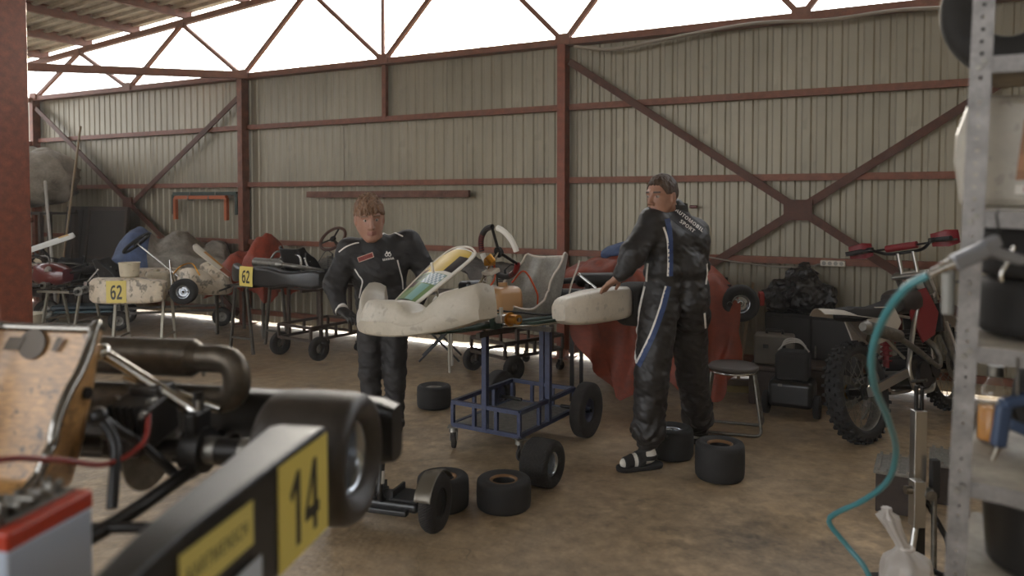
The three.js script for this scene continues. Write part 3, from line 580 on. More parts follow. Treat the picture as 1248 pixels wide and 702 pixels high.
// ---------- the white kart being worked on, and the blue trolley under it ----------
const wheelRWB = [std('#d4cec2', 0.6), std('#7a1f1c', 0.6), std('#2a2523', 0.7), M.darkSteel];
{
  const back = dirCam(0.75, 0.66), ax = camXZ(0.40, 5.35, 0.905), turn = yawOf(back.clone().negate());
  const panel = std('#ffffff', 0.4); panel.map = panelTex;
  const amber = std('#d6a874', 0.35, 0, { transmission: 0.25, thickness: 0, clearcoat: 0.2 });
  const k = makeKart('race_kart', 'white kart with grey bucket seat and tilted yellow front panel on the blue trolley', ax, turn, {
    wheels: 'RL RR', tyreMat: M.dustyRubber, seat: M.seatGrey, seatRimMat: M.white, nose: M.scuffed, noseHalf: 0.57, noseH: 0.205, noseY: -0.06, noseZ: 1.56, pods: M.white, panel, panelTilt: 1.0, panelLen: 0.56, seatZ: 0.31, seatScale: 1.13, wheelTilt: 1.28, tank: amber, wheelMats: wheelRWB, bumper: M.blackPlastic, bumperHalf: 0.6, engine: -1, exhaust: -1, frameMat: M.greenDark, wheelAt: [0, 0.37, 0.62], podZ: [0.1, 0.7], frontZ: 0.93, wheelR: 0.168, panelWide: 1.25,
  });
  k.rotation.z = 0.075;
  part('scuff_mark', ext([[0, 0], [0.012, 0.0], [0.03, 0.09], [0.02, 0.1], [0.004, 0.05]], 0.003, 0, [0.3, -0.03, 1.472], [-0.15, 0.75, 0]), M.brownPaint, k);
  part('master_cylinder', [rbox(0.05, 0.05, 0.09, 0.01, [0.24, 0.0, 0.92]), cyl(0.018, 0.018, 0.05, [0.24, 0.05, 0.93])], M.alu, k);
  part('brake_caliper', [rbox(0.07, 0.08, 0.1, 0.012, [0.24, 0.06, 0.06]), cyl(0.02, 0.02, 0.03, [0.24, 0.11, 0.07])], M.darkSteel, k);
  part('control_cable', pipe([[0.24, 0.03, 0.88], [0.28, 0.0, 0.7], [0.3, -0.03, 0.45], [0.26, 0.04, 0.15]], 0.006, 30, 6), M.matteBlack, k);
  part('fuel_line', pipe([[0.04, 0.17, 0.56], [0.1, 0.24, 0.5], [0.12, 0.1, 0.42], [0.1, 0.02, 0.4]], 0.006, 24, 6), M.orange, k);
  part('side_bar', bent([[0.3, -0.06, 0.86], [0.5, -0.05, 0.84], [0.54, -0.05, 0.5], [0.5, -0.05, 0.2]], 0.012, 0.08), M.chrome, k);
  for (const x of [-0.1, 0.1]) part('pedal', bent([[x, -0.05, 1.12], [x, 0.12, 1.2], [x + 0.07 * Math.sign(x), 0.14, 1.19]], 0.009, 0.04), M.chrome, k);
  part('wiring', pipe([[0.02, 0.3, 0.68], [0.06, 0.2, 0.72], [0.03, 0.1, 0.8], [0.08, 0.0, 0.86]], 0.006, 30, 6), M.orange, k); part('wiring', pipe([[-0.02, 0.3, 0.68], [-0.06, 0.24, 0.6], [-0.1, 0.12, 0.55], [-0.16, 0.05, 0.4]], 0.006, 30, 6), M.matteBlack, k);
  part('brake_rod', rod([0.1, 0.05, 1.14], [0.24, 0.03, 0.95], 0.006), M.chrome, k); part('stub_bracket', [rbox(0.06, 0.05, 0.05, 0.008, [0.36, -0.01, 0.93]), cyl(0.012, 0.012, 0.09, [0.36, 0.01, 0.93])], M.alu, k);
  part('dash_box', rbox(0.1, 0.03, 0.08, 0.01, [0.03, 0.25, 0.72], [0.3, 0, 0]), M.white, k);
  part('panel_strut', rod([0.0, 0.05, 1.1], [0.02, 0.33, 1.16], 0.009), M.white, k);
  part('dash_clamp', [rbox(0.06, 0.05, 0.06, 0.012, [0, 0.31, 0.7]), cyl(0.025, 0.025, 0.05, [0.03, 0.33, 0.72], [0.5, 0, 0.4])], M.gold, k);
  part('seat_rib', [pipe([0.55, 0.62, 0.7, 0.8, 0.9, 0.97].map((v) => { const p = seatPoint(0.93, v); return [p[0], p[1] + 0.004, p[2] + 0.146]; }), 0.006, 20, 6)], M.white, k);

  // trolley: basket deck on two castors and two air tyres, uprights, top rails under the kart
  const L = dirCam(0.53, 0.85), corner = onY(633, 533, 0.16), W = dirCam(-0.85, 0.53);
  const c = corner.clone().addScaledVector(L, 0.36).addScaledVector(W, 0.25).setY(0);
  const t = thing('kart_trolley', 'blue painted trolley with basket deck, castors and air tyres under the white kart', 'trolley', c, yawOf(L));
  // local: z along L (towards the air tyres), x to the left of that = W side
  const hx = 0.25, hz = 0.36, y0 = 0.165, y1 = 0.31, s = 0.026;
  const rail = (y) => [bar([-hx, y, -hz], [hx, y, -hz], s), bar([-hx, y, hz], [hx, y, hz], s), bar([-hx, y, -hz], [-hx, y, hz], s), bar([hx, y, -hz], [hx, y, hz], s)];
  part('lower_rail', rail(y0), M.bluePaint, t); part('upper_rail', rail(y1), M.bluePaint, t);
  part('deck', box(hx * 2 - 0.03, 0.006, hz * 2 - 0.03, [0, y0 + 0.005, 0]), M.zinc, t);
  for (const [x, z] of [[-hx, -hz], [hx, -hz], [-hx, hz], [hx, hz], [-hx / 3, -hz], [hx / 3, -hz], [-hx / 3, hz], [hx / 3, hz], [-hx, -hz / 3], [hx, hz / 3], [hx, -hz / 3]]) part('baluster', bar([x, y0, z], [x, y1, z], 0.022), M.bluePaint, t);
  for (const [x, z] of [[0, -hz], [-hx, 0], [0, hz]]) part('upright', bar([x, y0, z], [x, 0.755, z], 0.034), M.bluePaint, t);
  part('top_rail', bar([0, 0.77, -0.44], [0, 0.77, 0.4], 0.03), M.greyPaint, t);
  part('top_rail', bar([-hx - 0.03, 0.77, 0], [hx, 0.77, 0], 0.028), M.greyPaint, t);
  for (const x of [-1, 1]) {
    const cs = part('castor', [box(0.07, 0.008, 0.07, [0, 0, 0]), cyl(0.025, 0.03, 0.03, [0, -0.018, 0]), box(0.006, 0.07, 0.04, [-0.021, -0.06, 0.015]), box(0.006, 0.07, 0.04, [0.021, -0.06, 0.015])], M.zinc, t);
    part('castor_wheel', lathe([[0.012, -0.014], [0.045, -0.014], [0.05, -0.008], [0.05, 0.008], [0.045, 0.014], [0.012, 0.014], [0.012, -0.014]], 24, [0, -0.098, 0.025], [0, 0, Math.PI / 2]), M.dustyRubber, cs);
    cs.position.set(x * hx, 0.15, -hz + 0.005); cs.rotation.y = x * 0.5;
    part('axle_stub', xf(new THREE.CylinderGeometry(0.012, 0.012, 0.24, 10), [x * (hx + 0.03), 0.185, hz - 0.02], [0, 0, Math.PI / 2]), M.darkSteel, t);
    const aw = wheelOn(t, 'air_tyre', 0.185, 0.085, 0.085, M.dustyRubber, null);
    aw.rotation.z = -x * Math.PI / 2; aw.position.set(x * (hx + 0.105), 0.185, hz - 0.02);
    part('wheel_rim', [lathe([[0.02, 0.0], [0.05, 0.012], [0.07, 0.0], [0.088, 0.03], [0.09, 0.025], [0.08, -0.01], [0.02, -0.02], [0.02, 0]], 32), cyl(0.02, 0.02, 0.06, [0, 0, 0])], M.bluePaint, aw);
  }
}
// ---------- loose kart tyres on the floor ----------
const brownRim = std('#7b5a37', 0.5, 0.4);
function looseTyre(label, px, py, W, R, rMat, standing, dir) {
  const p = onY(px, py), t = thing('racing_slick', label, 'tyre', [p.x, 0, p.z], 0, 'kart tyres lying on the floor');
  const y = part('tyre', tyreGeo(R, W, 0.066), standing === 2 ? treadRubber : M.rubber, t);
  if (rMat) { const q = part('rim', rimGeo(0.066, W), rMat, y); } else part('bead_ring', lathe([[0.062, W * 0.36], [0.07, W * 0.39], [0.074, W * 0.43], [0.068, W * 0.44], [0.058, W * 0.38], [0.062, W * 0.36]], 36), brownRim, y);
  if (standing) { y.rotation.set(0, 0, -Math.PI / 2); y.position.y = R; t.rotation.y = yawOf(dir) - Math.PI / 2; } else y.position.y = W / 2;
  return t;
}
const treadRubber = std('#26221f', 0.85, 0, { map: patchTex, mapSize: 0.3, bump: dataTex(128, 128, (u, v) => (((u * 6 + Math.abs(v - 0.5) * 4) % 1) < 0.25 || ((v * 6) % 1) < 0.16 ? 0.1 : 0.9), false), bumpSize: 0.12, bumpScale: 0.006 });
looseTyre('kart tyre lying on bare floor between the young man and the blue trolley', 529, 496, 0.175, 0.132, M.zinc);
looseTyre('kart tyre lying behind the wheel of the hoverboard', 540, 618, 0.175, 0.135, null);
looseTyre('kart tyre lying flat between the hoverboard and the standing treaded tyre', 614, 618, 0.16, 0.142, null);
looseTyre('treaded kart tyre with bare metal rim standing on its tread', 661, 592, 0.17, 0.133, M.hub, 2, dirCam(0.86, -0.52));
looseTyre('kart tyre with metal rim lying between the sandalled feet', 818, 556, 0.19, 0.137, M.hub);
looseTyre('tall kart tyre with bare brown bead lying beside the sandalled man', 877, 582, 0.215, 0.14, null);
// ---------- karts, stands and covers along the back wall ----------
// trolley with uprights: size hx, hz, deck height, top height
function frameTrolley(label, c, turn, o) {
  const t = thing('kart_trolley', label, 'trolley', c.clone().setY(0), turn, o.group), { hx, hz, top, mat = M.greyPaint, s = 0.026, y0 = 0.2, y1 = 0.33, R = 0.1 } = o;
  for (const y of [y0, y1]) part('rail', [bar([-hx, y, -hz], [hx, y, -hz], s), bar([-hx, y, hz], [hx, y, hz], s), bar([-hx, y, -hz], [-hx, y, hz], s), bar([hx, y, -hz], [hx, y, hz], s)], mat, t);
  for (const [x, z] of [[-hx, -hz], [hx, -hz], [-hx, hz], [hx, hz], [-hx, 0], [hx, 0]]) part('baluster', bar([x, y0, z], [x, y1, z], s * 0.9), mat, t);
  for (const x of [-1, 1]) for (const z of o.uprights ?? [-0.6, 0.6]) part('upright', bar([x * hx, y0, z * hz], [x * hx, top - 0.02, z * hz], 0.03), mat, t);
  for (const x of [-1, 1]) part('top_rail', bar([x * hx, top - 0.013, -hz - 0.12], [x * hx, top - 0.013, hz + 0.12], 0.026), mat, t);
  for (const z of [-0.6, 0.6]) part('cross_rail', bar([-hx, top - 0.03, z * hz], [hx, top - 0.03, z * hz], 0.022), mat, t);
  for (const x of [-1, 1]) {
    const w = wheelOn(t, 'air_tyre', R, 0.06, R * 0.45, M.dustyRubber, null); w.rotation.z = Math.PI / 2; w.position.set(x * (hx + 0.05), R, hz - 0.06);
    part('wheel_rim', [lathe([[0.01, 0], [R * 0.3, 0.012], [R * 0.48, 0.018], [R * 0.5, 0.01], [0.01, -0.02], [0.01, 0]], 20)], M.zinc, w);
    part('axle_stub', bar([x * (hx - 0.02), R, hz - 0.06], [x * (hx + 0.05), R, hz - 0.06], 0.016), M.darkSteel, t);
    part('axle_bracket', bar([x * hx, R - 0.01, hz - 0.06], [x * hx, y0, hz - 0.06], 0.022), mat, t);
    const c2 = part('castor', [box(0.05, 0.006, 0.05, [0, 0, 0]), box(0.005, 0.05, 0.03, [-0.018, -0.03, 0.01]), box(0.005, 0.05, 0.03, [0.018, -0.03, 0.01])], M.zinc, t);
    c2.position.set(x * hx, 0.105, -hz + 0.02);
    part('castor_wheel', lathe([[0.01, -0.014], [0.042, -0.014], [0.045, 0], [0.042, 0.014], [0.01, 0.014], [0.01, -0.014]], 20, [0, -0.06, 0.01], [0, 0, Math.PI / 2]), M.rubber, c2);
    part('castor_post', bar([x * hx, 0.1, -hz + 0.02], [x * hx, y0, -hz + 0.02], 0.026), mat, t);
  }
  return t;
}
// four splayed legs under a short top frame
function splayStand(label, c, turn, hx, hz, top, mat) {
  const t = thing('kart_stand', label, 'stand', c.clone().setY(0), turn);
  for (const x of [-1, 1]) part('top_rail', bar([x * hx, top - 0.013, -hz], [x * hx, top - 0.013, hz], 0.026), mat, t);
  for (const z of [-1, 1]) part('cross_rail', bar([-hx, top - 0.013, z * hz * 0.8], [hx, top - 0.013, z * hz * 0.8], 0.024), mat, t);
  for (const x of [-1, 1]) for (const z of [-1, 1]) part('leg', bar([x * hx * 0.55, top - 0.03, z * hz * 0.8], [x * hx * 1.1, 0, z * hz * 0.8], 0.026), mat, t);
  for (const z of [-1, 1]) part('stretcher', bar([-hx * 0.95, 0.16, z * hz * 0.8], [hx * 0.95, 0.16, z * hz * 0.8], 0.022), mat, t);
  return t;
}
const stained = std('#d8d0c2', 0.45, 0);
stained.map = rep(dataTex(256, 256, (u, v) => { const n = fbm(u * 1, v * 0.6, 5, 91), a = 0.92 + 0.08 * fbm(u, v, 4, 92) - 0.5 * sstep(0.12, 0.32, n) * (0.6 + 0.4 * fbm(u, v, 20, 93)); return [a, a * 0.96, a * 0.9]; }), 0.5);
const creamPlastic = std('#cfc5ae', 0.45, 0, { map: softTex, mapSize: 0.6 }), redCowl = std('#5c1a17', 0.3, 0, { clearcoat: 0.5 });
// kart 62, black, tail to the camera
{
  const fwd = dirCam(0.5, 0.86), ax = camXZ(-2.32, 8.05, 0.82);
  const k = makeKart('race_kart', 'black kart with yellow 62 plate on its tail, brown steering wheel', ax, yawOf(fwd), { steer: true, wheelAt: [0.0, 0.36, 0.66], wheelMats: [std('#4a3024', 0.6), std('#4a3024', 0.6)], seat: M.blackPlastic, pods: M.blackPlastic, engine: -1, exhaust: -1, exhaustMat: M.zinc, tank: std('#6d675c', 0.5), axle: 1.0 });
  k.rotation.z = 0.02;
  part('tail_bumper', loft([...Array(37)].map((_, i) => { const s = i / 36 * 2 - 1, a = Math.abs(s), x = s * 0.62, z = -0.3 + 0.16 * a ** 3, h = (0.075 + 0.03 * (1 - sstep(0.1, 0.45, a)) + 0.02 * sstep(0.6, 0.9, a)) * (a > 0.96 ? 0.8 : 1); return superRing(0, 0.0, 0.055, h, 0.5, 20, (dz, y) => [x, y + 0.02, z + dz]); })), M.blackPlastic, k);
  const pl = part('number_plate', sheet((u, v) => [0.3 - 0.19 * u, -0.085 + 0.2 * v, -0.372 + 0.03 * (v - 0.4) ** 2], 4, 4, 0.003), plate62, k, { keepUV: true, label: 'yellow plate reading 62' });
  part('seat_tube', [bent([[-0.3, 0.0, -0.1], [-0.22, 0.22, -0.04], [0.1, 0.24, 0.1], [0.2, 0.0, 0.3]], 0.011, 0.06)], M.chrome, k);
  part('seat_tube', [bent([[0.3, 0.0, -0.1], [0.16, 0.27, 0.0], [0.0, 0.12, 0.15]], 0.011, 0.06)], M.zinc, k);
  frameTrolley('grey trolley with two air tyres under the black kart with 62 plate', camXZ(-2.02, 8.15), yawOf(dirCam(-0.55, -0.83)), { hx: 0.24, hz: 0.34, top: 0.72, R: 0.12, mat: M.brownPaint });
  splayStand('grey pipe stand behind the black kart with 62 plate', camXZ(-2.72, 8.35), yawOf(fwd), 0.16, 0.3, 0.72, M.greyPaint);
}
// kart 62, white with stains, side on
{
  const fwd = dirCam(0.99, 0.12), ax = camXZ(-4.45, 8.35, 0.685);
  const pan = std('#ffffff', 0.45); pan.map = canvasTex(64, 128, (c) => { c.fillStyle = '#cfc6b4'; c.fillRect(0, 0, 64, 128); c.fillStyle = '#b97f2e'; c.fillRect(20, 30, 44, 70); c.fillStyle = '#8f4a2a'; c.fillRect(0, 96, 64, 32); });
  const k = makeKart('race_kart', 'white stained kart with yellow 62 plate on its side pod and bare front wheel', ax, yawOf(fwd), { wheels: 'FR FL', seat: M.blackPlastic, podSides: [], pods: stained, wheelAt: [0, 0.46, 0.4], wheelTilt: 0.7, nose: stained, noseHalf: 0.42, noseZ: 1.38, panel: pan, panelTilt: 0.85, panelLen: 0.5, tank: creamPlastic });
  for (const s of [-1, 1]) part('side_pod', podGeo(s, 0.45, 0.68, 0.16, 0.86, -0.12, 0.14, { k: 0.85, pw: 0.35 }), stained, k);
  podPlate(k, 'number_plate', plate62, -1, 0.34, 0.53, -0.1, 0.12, 0.684, 'yellow plate reading 62');
  part('bucket', lathe([[0, 0], [0.085, 0], [0.09, 0.02], [0.1, 0.14], [0.106, 0.142], [0.106, 0.15], [0.094, 0.15], [0.084, 0.02], [0, 0.014]], 24, [-0.5, 0.14, 0.5]), creamPlastic, k);
  part('hose', pipe([[-0.4, 0.16, 0.9], [-0.42, 0.24, 0.98], [-0.38, 0.26, 1.08], [-0.4, 0.14, 1.16]], 0.008, 24, 6), M.gold, k);
  splayStand('pale splayed stand under the white kart with 62 plate', camXZ(-3.93, 8.3), yawOf(fwd), 0.24, 0.3, 0.595, std('#97907f', 0.5, 0.2));
}
// kart far left, cream bodywork with oval openings, red cowl
{
  const fwd = dirCam(-0.96, 0.26), ax = camXZ(-5.32, 9.5, 0.62);
  const pan = std('#ffffff', 0.4); pan.map = canvasTex(64, 128, (c) => { c.fillStyle = '#cdd3d4'; c.fillRect(0, 0, 64, 128); c.fillStyle = '#79a4b8'; c.fillRect(0, 40, 24, 88); c.fillStyle = '#b28a2e'; c.fillRect(26, 18, 22, 34); });
  const k = makeKart('race_kart', 'cream kart with red engine cowl behind the red steel column', ax, yawOf(fwd), { wheels: 'FL', tyreMat: M.dustyRubber, seat: M.blackPlastic, pods: null, nose: creamPlastic, panel: pan, panelTilt: 1.05, panelLen: 0.55, engine: -1, exhaust: 1, wheelAt: [0, 0.3, 0.6] });
  part('side_pod', (() => { const L = 0.62, H = 0.2, pts = [[0, 0.03], [0.04, 0], [L - 0.06, 0.02], [L, 0.05], [L, H - 0.03], [L - 0.05, H], [0.06, H - 0.03], [0, H - 0.06]]; const el = (x, y, a, b) => { const h = new THREE.Path(); h.absellipse(x, y, a, b, 0, Math.PI * 2, true, 0); return h; }; return ext(pts, 0.1, 0.012, [0.6, -0.1, 0.88], [0, Math.PI / 2, 0], [el(0.2, 0.105, 0.07, 0.035), el(0.4, 0.11, 0.065, 0.034)]); })(), creamPlastic, k);
  part('engine_cowl', loft([...Array(15)].map((_, i) => { const t = i / 14, r = Math.sin(Math.PI * mix(0.12, 0.9, t)) ** 0.6; return superRing(0.28, 0.1 + 0.02 * t, 0.15 * r, 0.14 * r, 0.7, 18, (x, y) => [x, y, -0.15 + t * 0.5]); })), redCowl, k);
  for (let i = 0; i < 5; i++) part('control_cable', pipe([[0.3 + rr(-0.1, 0.1), 0.1, rr(-0.1, 0.9)], [0.4 + rr(-0.1, 0.1), rr(0.2, 0.34), rr(0, 0.8)], [0.2 + rr(-0.2, 0.2), rr(0.1, 0.3), rr(-0.2, 0.9)], [0.35, 0.02, rr(0, 0.9)]], 0.008, 24, 6), i % 2 ? M.matteBlack : M.zinc, k);
  for (let i = 0; i < 8; i++) { const q = [rr(0.05, 0.5), rr(0.06, 0.2), rr(-0.1, 0.85)]; part('engine_fitting', [cyl(0.022, 0.026, rr(0.05, 0.1), q, [rr(0, 3), 0, rr(0, 3)], 12), rbox(0.05, 0.035, 0.06, 0.006, [q[0], q[1] - 0.02, q[2]])], [M.zinc, M.darkSteel, M.alu, M.gold][i % 4], k); }
  part('seat_tube', bent([[0.3, -0.05, 0.1], [0.34, 0.22, 0.2], [0.3, 0.24, 0.5], [0.3, -0.05, 0.7]], 0.013, 0.07), M.white, k);
  part('radiator_duct', loft([...Array(8)].map((_, i) => { const t = i / 7; return superRing(0, 0, mix(0.02, 0.075, t), mix(0.015, 0.06, t), 0.6, 14, (x, y) => [0.3 + x, 0.12 + y + (1 - t) * 0.2, 0.42 + (1 - t) * 0.3]); })), M.zinc, k);
  splayStand('pale splayed stand under the cream kart', camXZ(-5.42, 9.55), yawOf(fwd), 0.2, 0.3, 0.515, std('#8d8676', 0.5, 0.2));
}
// low dark kart parked on the floor under them, with white tub beside it
{
  const sc = thing('electric_scooter', 'dark teal low scooter on the floor below the kart stands', 'scooter', onY(106, 392), yawOf(dirCam(0.98, 0.2)));
  part('deck', rbox(0.3, 0.07, 0.8, 0.03, [0, 0.2, 0]), std('#24333a', 0.4), sc);
  part('side_skirt', rbox(0.34, 0.03, 0.7, 0.012, [0, 0.15, 0]), std('#3f5a62', 0.4), sc);
  for (const z of [-0.48, 0.46]) { const w = wheelOn(sc, 'scooter_tyre', 0.15, 0.1, 0.08, M.dustyRubber, M.zinc); w.rotation.z = Math.PI / 2; w.position.set(0, 0.15, z); part('wheel_fork', [bar([-0.07, 0.15, z], [-0.07, 0.2, z * 0.75], 0.025), bar([0.07, 0.15, z], [0.07, 0.2, z * 0.75], 0.025), bar([-0.07, 0.2, z * 0.75], [0.07, 0.2, z * 0.75], 0.025)], M.darkSteel, sc); }
  const t = thing('plastic_tub', 'grey white plastic tub on the floor beside the red steel column', 'tub', onY(34, 404));
  part('tub_body', lathe([[0, 0], [0.17, 0], [0.18, 0.02], [0.2, 0.2], [0.21, 0.205], [0.21, 0.22], [0.19, 0.22], [0.17, 0.02], [0, 0.015]], 28), creamPlastic, t);
}
{
  const a = atD(18, 312, 9.3), b = atD(90, 287, 9.75), fz = b.clone().sub(a), t = thing('kart_fairing', 'white and blue front fairing panel lying across the cream kart', 'fairing', a);
  const up = V(0, 1, 0), sd = fz.clone().cross(up).normalize(), nn = sd.clone().cross(fz).normalize(), pt = (u, v) => { const w = mix(0.09, 0.15, v) * (v > 0.88 ? Math.sqrt(1 - ((v - 0.88) / 0.13) ** 2) : 1); return a.clone().multiplyScalar(0).addScaledVector(fz, v).addScaledVector(sd, (u - 0.5) * 2 * w).addScaledVector(nn, -0.05 * (u * 2 - 1) ** 2 + 0.04).toArray(); };
  const fm = std('#ffffff', 0.4); fm.map = canvasTex(64, 256, (c) => { c.fillStyle = '#d3d3cb'; c.fillRect(0, 0, 64, 256); c.fillStyle = '#6d9cb4'; c.fillRect(0, 90, 26, 166); c.fillStyle = '#b98f33'; c.fillRect(22, 24, 24, 44); });
  part('shell', sheet(pt, 12, 24, 0.005), fm, t, { keepUV: true }); part('edge_trim', pipe([...Array(12)].map((_, i) => pt(0, i / 11)), 0.007, 30, 6), std('#7fa6b8', 0.4), t);
}
// ---------- covered karts ----------
function clothOver(name, label, category, c, turn, f, nu, nv, mat, o = {}) {
  const t = thing(name, label, category, c, turn, o.group);
  part('cover', sheet(f, nu, nv, 0.004), mat, t);
  return t;
}
const drapeY = (x, z, bumps, base) => { let y = base; for (const [bx, bz, h, rx, rz] of bumps) y = Math.max(y, h * Math.exp(-(((x - bx) / rx) ** 2) - (((z - bz) / rz) ** 2))); let s = 0; for (const [bx, bz, h, rx, rz] of bumps) s += h * 0.22 * Math.exp(-(((x - bx) / rx / 1.2) ** 2) - (((z - bz) / rz / 1.2) ** 2)); return y * 0.82 + s * 0.5; };
const greyTarp = std('#a39f97', 0.7, 0, { map: grimeTex, mapSize: 1, bump: weaveBump, bumpSize: 0.1, bumpScale: 0.0008 }), blueTarp = std('#4a5f8a', 0.65, 0, { map: grimeTex, mapSize: 1 }), redTarp = std('#8c3b1f', 0.6, 0, { map: grimeTex, mapSize: 1.2, bump: weaveBump, bumpSize: 0.1, bumpScale: 0.0008 });
function sagSheet(hx, hz, bumps, base, foldAmp, seedS, fall = 0.24) {
  return (u, v) => {
    const x = (u - 0.5) * 2 * hx, z = (v - 0.5) * 2 * hz, e = Math.max(Math.abs(u - 0.5), Math.abs(v - 0.5)) * 2, hang = sstep(0.74, 1.0, e);
    const ang = Math.atan2(z, x), y = drapeY(x, z, bumps, base) + foldAmp * 0.5 * noise3(x * 4, seedS, z * 4) + foldAmp * 0.25 * noise3(x * 11, seedS, z * 11);
    const pull = 1 - 0.16 * hang + 0.05 * hang * Math.sin(ang * 17 + seedS);
    return [x * pull, y - hang * (fall + 0.05 * Math.sin(ang * 9 + seedS)), z * pull];
  };
}
{
  // grey and blue tarpaulin over a kart by the wall
  const c = camXZ(-4.38, 10.05), t = thing('covered_kart', 'kart under a grey tarpaulin with blue corner beside the back wall', 'covered kart', c, yawOf(dirCam(0.95, 0.3)));
  part('tarpaulin', sheet(sagSheet(0.6, 0.84, [[0, -0.4, 1.22, 0.8, 0.5], [0, 0.1, 1.12, 0.8, 0.7], [0, 0.6, 1.04, 0.8, 0.7]], 0.86, 0.045, 3.1), 44, 56, 0.004), greyTarp, t);
  part('blue_sheet', sheet((u, v) => { const p = sagSheet(0.6, 0.84, [[0, -0.4, 1.22, 0.8, 0.5], [0, 0.1, 1.12, 0.8, 0.7], [0, 0.6, 1.04, 0.8, 0.7]], 0.86, 0.045, 3.1)(mix(0.02, 0.98, u), mix(0.0, 0.36, v)); return [p[0] * 1.02, p[1] + 0.014, p[2] * 1.01 - 0.01]; }, 40, 18, 0.004), blueTarp, t);
  for (const z of [-0.6, 0.6]) for (const x of [-0.25, 0.25]) part('stand_leg', bar([x, 0, z], [x, 0.78, z], 0.03), M.greyPaint, t);
  part('stand_rail', [bar([-0.25, 0.2, -0.6], [-0.25, 0.2, 0.6], 0.03), bar([-0.25, 0.2, 0], [0.25, 0.2, 0], 0.03), bar([0.25, 0.2, -0.6], [0.25, 0.2, 0.6], 0.03)], M.greyPaint, t);
  part('stand_rail', [bar([-0.25, 0.78, -0.7], [-0.25, 0.78, 0.7], 0.03), bar([-0.25, 0.78, 0], [0.25, 0.78, 0], 0.03), bar([0.25, 0.78, -0.7], [0.25, 0.78, 0.7], 0.03)], M.greyPaint, t);
  for (const [x, z] of [[-0.3, -0.6], [0.3, -0.6], [-0.3, 0.6], [0.3, 0.6]]) { const w = wheelOn(t, 'trolley_wheel', 0.12, 0.06, 0.06, M.dustyRubber, M.zinc); w.rotation.z = Math.PI / 2; w.position.set(x, 0.12, z); }
}
{
  // red cover over the kart behind kart 62
  const c = camXZ(-3.12, 9.36), t = thing('covered_kart', 'kart under a bright red cover behind the black kart with 62 plate', 'covered kart', c, yawOf(dirCam(0.9, -0.42)));
  part('tarpaulin', sheet(sagSheet(0.38, 0.54, [[0.0, 0.22, 1.24, 0.6, 0.26], [0, -0.2, 1.04, 0.6, 0.5]], 0.8, 0.06, 8.2), 40, 44, 0.004), std('#a84428', 0.6, 0, { map: grimeTex, mapSize: 1.1 }), t);
  for (const z of [-0.36, 0.36]) for (const x of [-0.22, 0.22]) part('stand_leg', bar([x, 0, z], [x, 0.76, z], 0.03), M.greyPaint, t);
  for (const x of [-0.22, 0.22]) part('stand_rail', bar([x, 0.76, -0.5], [x, 0.76, 0.5], 0.03), M.greyPaint, t);
}
{
  // grey and red cover behind the white kart's seat, on its trolley
  const c = camXZ(0.0, 7.5), t = thing('covered_kart', 'kart under a grey and red sheet behind the grey bucket seat', 'covered kart', c, yawOf(dirCam(0.93, -0.37)));
  part('tarpaulin', sheet(sagSheet(0.38, 0.7, [[0, -0.5, 1.14, 0.5, 0.4], [0, 0.3, 1.08, 0.5, 0.6]], 1.02, 0.04, 5.5, 0.05), 36, 48, 0.004), std('#5b5652', 0.7, 0, { map: grimeTex, mapSize: 1 }), t);
  part('red_sheet', sheet((u, v) => { const p = sagSheet(0.38, 0.7, [[0, -0.5, 1.14, 0.5, 0.4], [0, 0.3, 1.08, 0.5, 0.6]], 1.02, 0.04, 5.5, 0.05)(mix(0, 1, u), mix(0.62, 1, v)); return [p[0] * 1.02, p[1] + 0.012, p[2] * 1.01]; }, 36, 18, 0.004), redTarp, t);
  frameTrolley('small rusty grey trolley under the kart with grey and red sheet', camXZ(0.05, 7.3), yawOf(dirCam(-0.75, -0.66)), { hx: 0.24, hz: 0.36, top: 0.72, mat: M.brownPaint, R: 0.11 });
}
